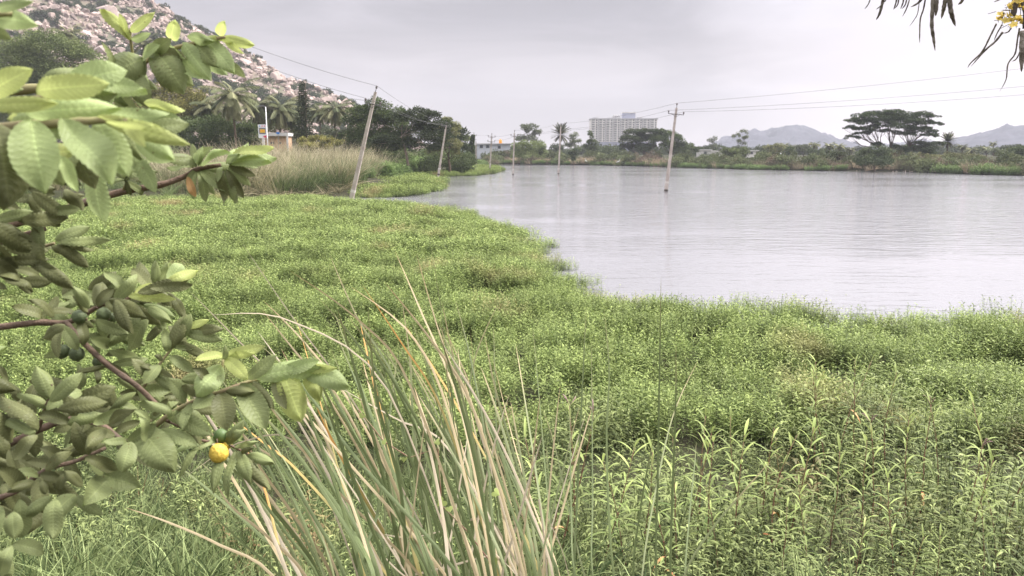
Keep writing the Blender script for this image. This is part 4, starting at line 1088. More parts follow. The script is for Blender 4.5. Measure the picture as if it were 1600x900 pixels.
def left_roadside():
    # peach shop with a canopy
    Y = 120; a = P(414, 211, Y); b = P(447, 211, Y); cx = (a.x+b.x)/2; W = b.x-a.x; zb = ground_z(cx, Y)-.2
    root = empty('roadside_building', (cx, Y, zb), 'small peach-coloured roadside building with a white fascia behind the reed bed', 'building')
    mb = MB(); mb.box((cx, Y+1.5, (zb+a.z)/2), (W, 3, a.z-zb)); part('wall', mb, MATS['wall_peach'], root)
    mb = MB(); mb.box((cx, Y+1.3, a.z+.1), (W+.5, 3.8, .5)); part('fascia', mb, MATS['wall_white'], root)
    for px in (424, 427.5, 438):
        p = P(px, 223.6, Y); mb = MB(); mb.box((p.x, Y-.03, p.z), (.26, .1, .30)); part('window', mb, MATS['window'], root)
    # tall price board
    Y = 100; c = P(410.5, 205, Y); zt = P(410, 194.5, Y).z; zb2 = P(410, 215.5, Y).z; w = (417-404)/FPX*Y
    g0 = ground_z(c.x, Y)
    root = empty('price_board', (c.x, Y, g0), 'tall white roadside price board with an orange panel on a pale post', 'sign')
    mb = MB(); mb.box((c.x, Y, (zt+zb2)/2), (w, .22, zt-zb2)); bd = part('board', mb, MATS['white'], root)
    h = zt-zb2
    mb = MB(); mb.box((c.x, Y-.12, zb2+h*.52), (w*.78, .03, h*.46)); part('dark_panel', mb, MATS['grey'], root)
    mb = MB(); mb.box((c.x+.02, Y-.15, zb2+h*.51), (w*.58, .03, h*.24)); op = part('orange_panel', mb, MATS['yellow'], root)
    mb = MB()
    for q in (-.2, 0, .2):
        mb.box((c.x+q*w, Y-.17, zb2+h*.54), (w*.10, .02, h*.09)); mb.box((c.x+q*w, Y-.17, zb2+h*.47), (w*.13, .02, h*.03))
    part('digits', mb, MATS['orange'], op)
    for q, mm in ((-.28, 'blue'), (0, 'red'), (.28, 'red')):
        mb = MB(); mb.box((c.x+q*w, Y-.125, zb2+h*.88), (w*.12, .03, h*.07)); part('emblem', mb, MATS[mm], root)
    mb = MB(); mb.add([(c.x+w*.02, Y-.13, zb2+h*.13), (c.x+w*.46, Y-.13, zb2+h*.20), (c.x+w*.46, Y-.13, zb2+h*.02), (c.x+w*.2, Y-.13, zb2+h*.02),
                       (c.x+w*.02, Y-.115, zb2+h*.13), (c.x+w*.46, Y-.115, zb2+h*.20), (c.x+w*.46, Y-.115, zb2+h*.02), (c.x+w*.2, Y-.115, zb2+h*.02)],
                      [(0, 3, 2, 1), (4, 5, 6, 7), (0, 1, 5, 4), (1, 2, 6, 5), (2, 3, 7, 6), (3, 0, 4, 7)]); part('red_stripe', mb, MATS['red'], root)
    mb = MB(); mb.box((c.x, Y, (g0+zb2)/2), (.24, .2, zb2-g0)); part('post', mb, MATS['wall_white'], root)
    # lamp post
    Y = 104; f = P(418, 225, Y); t = P(415, 167, Y); f.z = ground_z(f.x, Y)
    root = empty('lamp_post', f, 'tall thin white lamp post right of the price board', 'lamp post')
    mb = MB(); mb.tube([f, t], [.10, .06], 8); part('post', mb, MATS['white'], root, True)
    mb = MB(); mb.tube([t, t+Vector((-.25, -.1, .12)), t+Vector((-.6, -.2, .14))], .03, 6); mb.box(t+Vector((-.75, -.25, .13)), (.42, .16, .09)); part('lamp_head', mb, MATS['grey'], root)
    # blue sign
    Y = 112; f = P(434.5, 228, Y); t = P(434.5, 208, Y); f.z = ground_z(f.x, Y)
    root = empty('road_sign', f, 'small blue sign on a dark pole in front of the peach building', 'sign')
    mb = MB(); mb.tube([f, t], .035, 6); part('post', mb, MATS['grey'], root)
    mb = MB(); mb.box(t, (.42, .06, .32)); mb.box(t+Vector((-.27, 0, .02)), (.12, .06, .12)); part('board', mb, MATS['blue'], root)
    # white gate frame
    Y = 110; f = P(449.5, 226, Y); t = P(449.5, 207.5, Y); t2 = P(442.5, 209.5, Y); f.z = ground_z(f.x, Y)
    root = empty('gate_post', f, 'pale concrete gate post with a short arm right of the peach building', 'post')
    mb = MB(); mb.box((f.x, Y, (f.z+t.z)/2), (.24, .24, t.z-f.z)); part('post', mb, MATS['wall_white'], root)
    mb = MB(); mb.box(((t.x+t2.x)/2, Y, t2.z), (abs(t.x-t2.x)+.1, .14, .16)); part('arm', mb, MATS['wall_white'], root)
    # thin pole in front of the trees
    Y = 115; f = P(482, 225, Y); t = P(481.5, 198, Y); f.z = ground_z(f.x, Y)
    root = empty('short_post', f, 'short pale post in front of the conical pine', 'post')
    mb = MB(); mb.tube([f, t], [.09, .07], 8); part('post', mb, MATS['wall_white'], root)
    mb = MB(); mb.tube([t-Vector((.2, 0, .15)), t+Vector((.2, 0, -.15))], .03, 6); part('crossarm', mb, MATS['steel'], root)
left_roadside()

# ------------------------------------------------------------------ poles and wires
def pole(label, Y, base, top, arms=(0.13,), w0=.30, w1=.19, armlen=1.45, band=True, name='utility_pole', insul=True, zb=None, arm_yaw=0.0, pin=True):
    f = P(base[0], base[1], Y); t = P(top[0], top[1], Y)
    root = empty(name, f, label, 'pole', 'concrete power line poles standing in and around the lake')
    H = (t-f).length; ax = (t-f).normalized()
    xa = Vector((math.cos(arm_yaw), math.sin(arm_yaw), 0)); xa = (xa-ax*xa.dot(ax)).normalized(); ya = ax.cross(xa)
    def prism(mb, z0, z1, a0, a1, dx=0):
        V = []
        for z, w in ((z0, a0), (z1, a1)):
            for sx, sy in ((-1, -1), (1, -1), (1, 1), (-1, 1)):
                V.append(f+ax*z+xa*(sx*w/2+dx)+ya*(sy*w*.38))
        mb.add([tuple(v) for v in V], [(0, 1, 2, 3), (7, 6, 5, 4), (0, 4, 5, 1), (1, 5, 6, 2), (2, 6, 7, 3), (3, 7, 4, 0)])
    zi = H if not pin else H-.45
    mb = MB(); prism(mb, -.9, zi*.5, w0*1.08, (w0+w1)/2); prism(mb, zi*.5+.0005, zi, (w0+w1)/2, w1)
    sh = part('shaft', mb, MATS['concrete'], root)
    if band:
        mb = MB(); prism(mb, -.02, .16, w0*1.08+.02, w0*1.06+.02); part('tide_mark', mb, MATS['stain'], root)
        mb = MB(); prism(mb, .75, .95, w0*1.03+.015, w0*1.02+.015); part('pale_band', mb, MATS['white_band'], root)
    ends = []
    def insulator(p, up):
        mb = MB(); mb.tube([p, p+up*.10], .02, 6)
        mb.tube([p+up*.08, p+up*.12, p+up*.17, p+up*.22, p+up*.27, p+up*.30], [.03, .085, .06, .085, .05, .03], 8)
        part('insulator', mb, MATS['porcelain'], root)
        return p+up*.29
    if pin:
        mb = MB(); mb.tube([f+ax*(zi-.25)+ya*(-w1*.3), f+ax*(zi+.16)+ya*(-w1*.1)], .025, 6); part('top_bracket', mb, MATS['steel'], root)
        ends.append(insulator(f+ax*(zi+.15)+ya*(-w1*.1), ax))
    for aa in arms:
        c = f+ax*(H-H*aa)-ya*(w1*.45+.03)
        mb = MB(); mb.tube([c-xa*armlen/2, c+xa*armlen/2], .038, 6); mb.tube([c-xa*armlen*.25, c-ax*.28], .018, 5); mb.tube([c+xa*armlen*.25, c-ax*.28], .018, 5)
        part('crossarm', mb, MATS['steel'], root)
        for sgn in (-1, 1):
            if insul: ends.append(insulator(c+xa*sgn*(armlen/2-.05), ax))
            else: ends.append(c+xa*sgn*(armlen/2-.05)+ax*.05)
    return root, ends
PG, eG = pole('leaning pole standing alone out in the open water, before the spiky-topped tree', 73.5, (1040.5, 298.5), (1058, 161), arms=(.125,), armlen=1.55)
PA, eA = pole('strongly leaning pole at the left, in the inlet beside the dry reed bed', 56, (548, 316), (589, 134), arms=(.155,), armlen=1.25, arm_yaw=-.15)
PB, eB = pole('second leaning pole at the tip of the green weeds, before the olive willowy tree', 106, (685, 273), (698, 191), arms=(.08,), armlen=1.3)
PC, eC = pole('leaning pole with a creeper-covered stay beside it at the head of the inlet', 165, (737, 256), (740.5, 207), arms=(.10,), armlen=1.3, band=False)
PD_, eD = pole('thin pole with two crossarms in front of the long white house', 132, (765.5, 264), (768.5, 208), arms=(.11, .24), armlen=1.3, w0=.26)
PE, eE = pole('thin pole in the water just left of the round bush and the eucalyptus', 122, (801.5, 273), (804, 203.5), arms=(.13,), armlen=1.2, w0=.24)
PF, eF = pole('pole in the water in front of the round-headed date palm', 121, (872.5, 272), (876.5, 193), arms=(), w0=.27)
pole('distant short pole among the trees left of the creeper-clad pole', 175, (722, 246), (723.5, 213), arms=(.05,), armlen=1.2, band=False, pin=False)
pole('distant pole just right of the creeper-clad pole, with a top bracket', 172, (744, 254), (743.5, 217), arms=(), band=False)

def creeper():
    Y = 164; f = P(731, 259, Y); f.z = ground_z(f.x, Y)
    root = empty('creeper_covered_stay', f, 'slanting stay wrapped in dark green creeper, at the head of the inlet', 'creeper')
    t = P(739.5, 211, Y); mb = MB(); mb.tube([f, t], .03, 6); part('stay', mb, MATS['steel'], root)
    r = np.random.default_rng(8); n = 5200; tt = r.random(n)**1.35
    c = np.array(f)+np.outer(tt, np.array(t-f)); rad = .25+1.25*(1-tt)**1.5
    az = r.random(n)*6.28; q = rad*(.6+.4*r.random(n))
    p = c+np.stack([np.cos(az)*q*1.1, np.sin(az)*q, 0*q], 1)
    V, F, A, T = ribbons(p, np.stack([np.cos(az), np.sin(az), r.normal(size=n)], 1), r.normal(size=(n, 3)), .26, .16, segs=2, prof=np.array([.4, 1, .2]))
    link('foliage', mesh_np('foliage', V-np.array(f), F, False, {'rnd': A}), LEAF['darkgreen'], root)
creeper()

def wire(a, b, sag, label, rad=.012, name='power_line'):
    a = Vector(a); b = Vector(b); n = 24
    pts = [a.lerp(b, i/n)-Vector((0, 0, sag*4*(i/n)*(1-i/n))) for i in range(n+1)]
    mb = MB(); mb.tube(pts, rad, 5, cap=False)
    o = solo(name, mb, MATS['wire'], tuple(a)); tag(o, label, 'cable', 'overhead power lines'); return o
# right-hand span leaving the picture, from the nearest pole
wire(eG[0], P(2100, 38, 66), .55, 'topmost of the three wires running right from the lone pole in open water')
wire(eG[1], P(2100, 78, 67), .7, 'middle of the three wires running right from the lone pole in open water')
wire(eG[2], P(2100, 97, 65), .75, 'lowest of the three wires running right from the lone pole in open water')
wire(eG[0], eF[0], .35, 'top wire between the lone pole in open water to the pole before the date palm')
wire(eG[1], eF[0]+Vector((-.5, 0, -.9)), .4, 'middle wire from the lone pole in open water to the pole before the date palm')
wire(eG[2], eF[0]+Vector((.5, 0, -.95)), .45, 'lowest wire between the lone pole in open water to the pole before the date palm')
wire(eF[0], eE[0], .25, 'top wire between the date palm pole and the thin pole left of the round bush')
wire(eF[0]+Vector((-.5, 0, -.9)), eE[1], .3, 'middle wire between the date palm pole and the thin pole left of the round bush')
wire(eF[0]+Vector((.5, 0, -.95)), eE[2], .3, 'lowest wire between the date palm pole and the thin pole left of the round bush')
wire(eE[1], eD[1], .3, 'upper wire between the two thin poles before the white house')
wire(eE[2], eD[4], .3, 'lower wire between the two thin poles before the white house')
wire(eD[1], eC[1], .15, 'wire from the double-crossarm pole to the creeper-clad pole')
wire(eA[0], P(150, -30, 47), .5, 'topmost wire rising to the upper left from the strongly leaning pole')
wire(eA[1], P(120, -30, 44), .6, 'middle wire rising to the upper left from the strongly leaning pole')
wire(eA[2], P(150, 45, 50), .7, 'lowest wire rising to the upper left from the strongly leaning pole')
wire(eA[0], eB[0], .5, 'top wire from the strongly leaning pole down to the second leaning pole')
wire(eA[1], eB[1], .5, 'left wire from the strongly leaning pole down to the second leaning pole')
wire(eA[2], eB[2], .5, 'right wire from the strongly leaning pole down to the second leaning pole')
wire(eB[0], eC[0], .4, 'wire between the second leaning pole and the creeper-clad pole')

# ------------------------------------------------------------------ egrets and the rider on the far bank
import bmesh
def skin_body(name, joints, edges, mat, parent, sub=1):
    """joints: list of ((x,y,z), r) in world coordinates"""
    O = origin[parent.name]
    me = bpy.data.meshes.new(name); me.from_pydata([tuple(Vector(p)-O) for p, r in joints], edges, [])
    o = link(name, me, mat, parent)
    m = o.modifiers.new('skin', 'SKIN'); m.use_smooth_shade = True
    for i, (p, r) in enumerate(joints):
        me.skin_vertices[0].data[i].radius = (r, r)
    me.skin_vertices[0].data[0].use_root = True
    s = o.modifiers.new('sub', 'SUBSURF'); s.levels = sub; s.render_levels = sub
    return o
def egret(px, py, Y, sgn, label, size=1.0):
    f = P(px, py, Y); root = empty('egret', f, label, 'bird', 'white egrets on the far shore')
    k = size; q = lambda x, z, y=0: tuple(f+Vector((x*sgn*k, y, z*k)))
    skin_body('body', [(q(0, .42), .11*k), (q(.16, .48), .09*k), (q(-.2, .36), .07*k), (q(-.36, .28), .02*k), (q(.22, .62), .04*k), (q(.17, .76), .028*k), (q(.24, .88), .03*k), (q(.31, .9), .035*k), (q(.37, .895), .015*k)],
              [(0, 1), (0, 2), (2, 3), (1, 4), (4, 5), (5, 6), (6, 7), (7, 8)], MATS['feather'], root)
    mb = MB(); mb.tube([q(.36, .895), q(.52, .87)], [.014*k, .003], 5); part('beak', mb, MATS['yellow'], root)
    for s in (-.04, .04):
        mb = MB(); mb.tube([q(0, .36, s), q(-.03, .2, s), q(.02, 0, s)], .013*k, 5); mb.tube([q(.02, 0, s), q(.12, 0, s)], .01, 4); part('leg', mb, MATS['black'], root)
egret(916, 254.5, 200, -1, 'white egret standing on the green fringe below the apartment block', 1.2)
egret(966, 256.5, 192, 1, 'white egret at the water edge below the stair tower of the apartment block', 1.5)
def rider():
    Y = 196; c = P(1221, 246, Y)
    root = empty('scooter', c-Vector((0, 0, .4)), 'white scooter passing along the far bank below the blue hill', 'scooter')
    z0 = c.z-.4; x = c.x
    for dx in (-.65, .65):
        mb = MB(); mb.tube([(x+dx+.26*math.cos(a*PI/6), Y, z0+.27+.26*math.sin(a*PI/6)) for a in range(13)], .05, 6, cap=False); part('wheel', mb, MATS['black'], root)
    mb = MB(); mb.tube([(x-.9, Y, z0+.5), (x-.4, Y, z0+.62), (x, Y, z0+.45), (x+.35, Y, z0+.35)], [.12, .2, .17, .1], 8); part('body_shell', mb, MATS['white'], root, True)
    mb = MB(); mb.tube([(x+.35, Y, z0+.35), (x+.5, Y, z0+.7), (x+.42, Y, z0+1.0)], [.09, .13, .07], 8); mb.tube([(x+.42, Y-.3, z0+1.03), (x+.42, Y+.3, z0+1.03)], .025, 5); part('front_shield', mb, MATS['white'], root, True)
    mb = MB(); mb.box((x-.3, Y, z0+.84), (.6, .26, .1)); part('seat', mb, MATS['black'], root)
    pr = empty('person', (x-.2, Y, z0+.88), 'person in a white shirt and white cap riding the scooter on the far bank', 'person')
    j = lambda a, b, y=0: (x+a, Y+y, z0+b)
    skin_body('body', [(j(-.25, .95), .14), (j(-.22, 1.2), .15), (j(-.18, 1.42), .15), (j(-.15, 1.55), .055), (j(-.13, 1.7), .10), (j(-.12, 1.8), .07),
                       (j(-.17, 1.44, .2), .06), (j(0, 1.2, .25), .045), (j(.3, 1.12, .24), .035), (j(-.17, 1.44, -.2), .06), (j(0, 1.2, -.25), .045), (j(.3, 1.12, -.24), .035),
                       (j(.15, .92, .14), .085), (j(.22, .5, .14), .055), (j(.32, .42, .14), .04), (j(.15, .92, -.14), .085), (j(.22, .5, -.14), .055), (j(.32, .42, -.14), .04)],
              [(0, 1), (1, 2), (2, 3), (3, 4), (4, 5), (2, 6), (6, 7), (7, 8), (2, 9), (9, 10), (10, 11), (0, 12), (12, 13), (13, 14), (0, 15), (15, 16), (16, 17)], MATS['skin'], pr)
    mb = MB(); mb.tube([j(-.25, .93), j(-.22, 1.2), j(-.18, 1.44), j(-.16, 1.52)], [.19, .185, .2, .1], 12); part('shirt', mb, MATS['white'], pr, True)
    for s in (.2, -.2):
        mb = MB(); mb.tube([j(-.17, 1.46, s*.9), j(-.04, 1.27, s*1.18)], [.085, .07], 8); part('sleeve', mb, MATS['white'], pr, True)
    for s in (.14, -.14):
        mb = MB(); mb.tube([j(-.2, .95, s*.7), j(.15, .93, s), j(.22, .52, s)], [.12, .105, .075], 8); part('trouser_leg', mb, MATS['grey'], pr, True)
    mb = MB(); mb.tube([j(-.13, 1.74), j(-.13, 1.83), j(-.13, 1.87)], [.125, .11, .03], 10); mb.box(j(-.0, 1.76), (.14, .16, .02)); part('cap', mb, MATS['white'], pr, True)
rider()
# ------------------------------------------------------------------ foreground reeds
def blade_mat(name, c1, c2, tipc=None, t0=.7):
    m, N, L = nodes(name)
    out = N('ShaderNodeOutputMaterial')
    at = N('ShaderNodeAttribute'); at.attribute_name = 'uvw'
    mp = N('ShaderNodeMapping'); mp.inputs['Scale'].default_value = (4.5, 2.2, 9); L(at.outputs['Vector'], mp.inputs[0])
    no = N('ShaderNodeTexNoise'); no.inputs['Scale'].default_value = 2.5; no.inputs['Detail'].default_value = 5; no.inputs['Roughness'].default_value = .6; L(mp.outputs[0], no.inputs[0])
    mr = N('ShaderNodeMapRange'); mr.inputs['From Min'].default_value = .35; mr.inputs['From Max'].default_value = .68; L(no.outputs[0], mr.inputs[0])
    mx = N('ShaderNodeMix'); mx.data_type = 'RGBA'; L(mr.outputs[0], mx.inputs[0]); setc(mx.inputs[6], c1); setc(mx.inputs[7], c2)
    col = mx.outputs[2]
    sep = N('ShaderNodeSeparateXYZ'); L(at.outputs['Vector'], sep.inputs[0])
    if tipc:
        ad = N('ShaderNodeMath'); ad.operation = 'ADD'; L(sep.outputs[0], ad.inputs[0]); s2 = N('ShaderNodeMath'); s2.operation = 'MULTIPLY'; s2.inputs[1].default_value = .35; L(no.outputs[0], s2.inputs[0]); L(s2.outputs[0], ad.inputs[1])
        m3 = N('ShaderNodeMapRange'); m3.inputs['From Min'].default_value = t0+.15; m3.inputs['From Max'].default_value = t0+.35; L(ad.outputs[0], m3.inputs[0])
        m2 = N('ShaderNodeMix'); m2.data_type = 'RGBA'; L(m3.outputs[0], m2.inputs[0]); L(col, m2.inputs[6]); setc(m2.inputs[7], tipc); col = m2.outputs[2]
    # fine lengthwise ribs
    wv = N('ShaderNodeMath'); wv.operation = 'MULTIPLY'; wv.inputs[1].default_value = 26; L(sep.outputs[1], wv.inputs[0])
    sn = N('ShaderNodeMath'); sn.operation = 'SINE'; L(wv.outputs[0], sn.inputs[0])
    bp = N('ShaderNodeBump'); bp.inputs['Strength'].default_value = .35; bp.inputs['Distance'].default_value = .0008; L(sn.outputs[0], bp.inputs['Height'])
    pb = N('ShaderNodeBsdfPrincipled'); L(col, pb.inputs['Base Color']); pb.inputs['Roughness'].default_value = .5; pb.inputs['Specular IOR Level'].default_value = .35; L(bp.outputs[0], pb.inputs['Normal'])
    tr = N('ShaderNodeBsdfTranslucent'); L(col, tr.inputs[0]); ms = N('ShaderNodeMixShader'); ms.inputs[0].default_value = .22
    L(pb.outputs[0], ms.inputs[1]); L(tr.outputs[0], ms.inputs[2]); L(ms.outputs[0], out.inputs[0])
    return m
BM = dict(g=blade_mat('green_blade', (.10, .14, .05), (.23, .27, .12), (.34, .30, .15), .84),
          t=blade_mat('tan_blade', (.48, .36, .20), (.64, .56, .37), (.40, .18, .07), .9),
          p=blade_mat('straw_blade', (.66, .57, .44), (.46, .38, .26)),
          y=blade_mat('yellowing_blade', (.26, .27, .10), (.62, .47, .18), (.70, .38, .12), .6),
          l=blade_mat('light_green_blade', (.22, .27, .13), (.36, .38, .20), (.62, .50, .30), .75))
def blade_mesh(pts, w, seed, fold=.35, face=None, taper=.72):
    """a long leaf through the given 3D points"""
    r = np.random.default_rng(seed); ns = 22
    P_ = np.array([tuple(p) for p in pts], float)
    k = len(P_)
    t = np.linspace(0, 1, ns+1)
    # smooth curve (Catmull-Rom)
    f = t*(k-1); i = np.minimum(f.astype(int), k-2); u = (f-i)[:, None]
    g = lambda j: P_[np.clip(j, 0, k-1)]
    p0, p1, p2, p3 = g(i-1), g(i), g(i+1), g(i+2)
    c = .5*((2*p1)+(-p0+p2)*u+(2*p0-5*p1+4*p2-p3)*u**2+(-p0+3*p1-3*p2+p3)*u**3)
    tan = nrm(np.gradient(c, axis=0))
    tocam = nrm(np.array([0, 0, CAMZ])-c)
    side = nrm(np.cross(tan, tocam)); nn = nrm(np.cross(side, tan))
    tw = (r.random()*1.6-.8)+(r.random()*1.4-.7)*t
    tw = np.clip(tw, -1.15, 1.15)[:, None]
    s2 = side*np.cos(tw)+nn*np.sin(tw); n2 = np.cross(s2, tan)
    ww = w*np.where(t < taper, .82+.18*np.sin(t/taper*PI), (1-((t-taper)/(1-taper))**1.4)*.82+.012)
    cols = np.array([-1, -.35, .35, 1]) if False else np.array([-1, 0, 1])
    V = c[:, None, :]+s2[:, None, :]*(ww[:, None]*cols/2)[:, :, None]-n2[:, None, :]*(ww[:, None]*(np.abs(cols)-.5)*fold/2)[:, :, None]
    n = 3; idx = np.arange((ns+1)*n).reshape(ns+1, n)
    F = np.stack([idx[:-1, :-1], idx[:-1, 1:], idx[1:, 1:], idx[1:, :-1]], -1).reshape(-1, 4)
    uvw = np.stack([np.repeat(t, n), np.tile(cols, ns+1), np.full((ns+1)*n, r.random()*50)], 1)
    return V.reshape(-1, 3), F, uvw
def blade(root, pts, w, kind, seed, name='blade', **k):
    V, F, uvw = blade_mesh(pts, w*.66, seed, **k)
    me = mesh_np(name, V-np.array(origin[root.name]), F, True, {'uvw': uvw})
    o = link(name, me, BM[kind], root)
    return o
def clump(name, label, base_px, spec, dist, foot):
    """spec: (kind, bottom px at y=905, [(px,py) upwards...], width)"""
    root = empty(name, foot, label, 'reeds', 'reed clumps on the near bank')
    r = random.Random(hash_(label))
    for i, (kd, bx, pts, w) in enumerate(spec):
        d0 = dist+r.uniform(-.25, .25); dt = d0+r.uniform(-.35, .55)
        q = []
        al = [(bx, 905)]+pts
        n = len(al)
        for j, (a, b) in enumerate(al):
            q.append(PD(a, b, d0+(dt-d0)*j/(n-1)))
        dirn = (q[0]-q[1]).normalized()
        bp = Vector((foot[0]+(q[0].x-foot[0])*.55+dirn.x*.15, foot[1]+(q[0].y-foot[1])*.6, 0)); bp.z = ground_z(bp.x, bp.y)-.05
        if bp.z > q[0].z-.15: bp = q[0]+dirn*.3
        m = bp.lerp(q[0], .5)+Vector((0, 0, .05))
        blade(root, [bp, m]+q, w, kd, hash_(label)+i*7)
    return root
def auto_spec(n, seed, bx0, bx1, lean0, lean1, top0, top1, kinds, w=(.012, .020), curve=.35):
    r = random.Random(seed); out = []
    for i in range(n):
        f = r.random(); bx = bx0+(bx1-bx0)*f
        lean = lean0+(lean1-lean0)*(.25*f+.75*r.random())
        ty = r.uniform(top0, top1); H = 905-ty
        tx = bx+lean*H
        cv = r.uniform(-.2, 1)*curve*abs(lean)*H
        s = 1 if lean > 0 else -1
        p = []
        for t in (.3, .6, .85, 1):
            p.append((bx+(tx-bx)*t-s*cv*4*t*(1-t)*.35, 905-H*t*(1-.10*abs(lean)*t)))
        out.append((r.choice(kinds), bx, p, r.uniform(*w)))
    return out
hand_mid = [
 ('g', 725, [(712, 700), (694, 520), (672, 378)], .020), ('t', 800, [(765, 700), (700, 560), (650, 395)], .016), ('t', 770, [(720, 640), (655, 480), (617, 392)], .014),
 ('p', 700, [(560, 640), (460, 500), (378, 380)], .010), ('t', 690, [(560, 650), (480, 540), (412, 470)], .016), ('t', 670, [(540, 640), (470, 560), (408, 482)], .016),
 ('l', 735, [(620, 600), (560, 500), (515, 398)], .014), ('g', 690, [(620, 640), (560, 540), (498, 465)], .017), ('t', 745, [(640, 600), (560, 500), (450, 421)], .013),
 ('t', 760, [(700, 640), (640, 520), (548, 448)], .016), ('y', 780, [(690, 640), (630, 540), (566, 445)], .013), ('t', 820, [(740, 640), (680, 540), (600, 440)], .017),
 ('l', 690, [(650, 700), (640, 560), (628, 468)], .017), ('g', 560, [(545, 760), (520, 640), (475, 560)], .021), ('y', 640, [(570, 780), (520, 690), (490, 625)], .021),
 ('g', 560, [(590, 800), (610, 640), (620, 560)], .020), ('g', 640, [(625, 760), (588, 620), (575, 480)], .020), ('p', 720, [(600, 600), (450, 500), (330, 492)], .010),
 ('p', 640, [(450, 620), (360, 520), (296, 455)], .008), ('l', 790, [(740, 690), (715, 590), (690, 470)], .015), ('g', 780, [(705, 700), (640, 600), (560, 505)], .018),
 ('g', 830, [(780, 700), (730, 600), (650, 515)], .017), ('t', 850, [(790, 740), (750, 640), (735, 516)], .014), ('l', 860, [(800, 700), (772, 600), (757, 520)], .014),
 ('t', 700, [(560, 740), (470, 640), (395, 560)], .016), ('g', 720, [(560, 720), (470, 600), (408, 540)], .018), ('y', 610, [(470, 740), (410, 690), (365, 655)], .018),
 ('p', 810, [(700, 700), (620, 655), (520, 600)], .013), ('t', 660, [(520, 760), (440, 660), (390, 590)], .015), ('l', 765, [(735, 650), (742, 560), (780, 470)], .010),
 ('g', 775, [(760, 700), (735, 560), (712, 470)], .014), ('t', 875, [(830, 780), (800, 680), (770, 560)], .013)]
hand_left = [
 ('g', 470, [(400, 830), (320, 760), (215, 680)], .018), ('t', 430, [(340, 850), (260, 815), (196, 793)], .014), ('g', 500, [(430, 800), (360, 730), (300, 660)], .020),
 ('t', 500, [(430, 790), (370, 720), (310, 655)], .018), ('t', 520, [(455, 800), (400, 720), (350, 610)], .016), ('g', 540, [(480, 790), (420, 690), (380, 600)], .018),
 ('p', 560, [(470, 700), (380, 690), (290, 745)], .010), ('t', 530, [(450, 740), (390, 690), (350, 640)], .014), ('y', 450, [(430, 830), (412, 760), (380, 690)], .013),
 ('g', 585, [(500, 760), (440, 680), (400, 640)], .020), ('t', 480, [(420, 840), (360, 790), (330, 740)], .014), ('g', 440, [(380, 850), (330, 800), (285, 742)], .016)]
specm = hand_mid+auto_spec(16, 31, 600, 850, -.05, .34, 590, 720, 'plgptg', w=(.008, .013))+auto_spec(52, 5, 560, 880, -.62, -.12, 470, 640, 'gggggtlply')
clump('reed_clump', 'big tangled clump of half green, half dry tan reed blades in the middle foreground', None, specm, 2.75, Vector((0.02, 2.15, ground_z(.02, 2.15))))
specl = hand_left+auto_spec(22, 9, 440, 620, -.75, -.28, 560, 730, 'gggtpl')
clump('reed_clump', 'dark green and tan reed blades leaning far left under the yellow guava', None, specl, 2.45, Vector((-.45, 1.85, ground_z(-.45, 1.85))))
upr = [('g', 927, [(926, 780), (925, 650), (924, 532)], .010), ('g', 960, [(948, 700), (952, 580), (944, 486)], .013), ('g', 1026, [(1028, 740), (1031, 560), (1033, 430)], .013), ('g', 1048, [(1052, 740), (1056, 620), (1056, 535)], .014),
       ('l', 1003, [(1030, 740), (1055, 640), (1092, 560)], .011), ('g', 990, [(1000, 800), (1012, 730), (1020, 690)], .010), ('g', 1070, [(1078, 800), (1085, 730), (1088, 690)], .010), ('l', 1068, [(1110, 830), (1160, 770), (1206, 718)], .011),
       ('g', 900, [(893, 800), (891, 700), (890, 612)], .010), ('l', 915, [(885, 780), (865, 690), (848, 640)], .012)]
clump('reed_clump', 'sparse upright green blades rising over the weeds right of the tangled reed clump', None, upr, 2.9, Vector((.72, 2.25, ground_z(.72, 2.25))))
upr2 = auto_spec(26, 12, 600, 900, -.25, .06, 450, 700, 'gggl', w=(.010, .016), curve=.2)
clump('reed_clump', 'straight dark green blades standing up through the tangled reed clump', None, upr2, 2.95, Vector((.25, 2.3, ground_z(.25, 2.3))))
def broken():
    root = empty('broken_stalks', (0.2, 2.3, ground_z(.2, 2.3)), 'bleached broken reed stalks lying bent across the foot of the reed clump', 'stalks')
    for i, (pts, w) in enumerate([([(640, 900), (700, 885), (774, 865)], .012), ([(774, 865), (800, 890), (830, 930)], .010), ([(735, 812), (766, 814), (790, 850), (822, 905)], .016), ([(842, 780), (850, 840), (856, 920)], .010),
                                  ([(856, 810), (878, 860), (892, 915)], .010), ([(600, 870), (640, 905), (700, 925)], .010), ([(690, 830), (640, 840), (600, 835)], .008)]):
        blade(root, [PD(a, b, 2.75) for a, b in pts], w, 'p', 500+i, name='stalk', taper=.9)
broken()

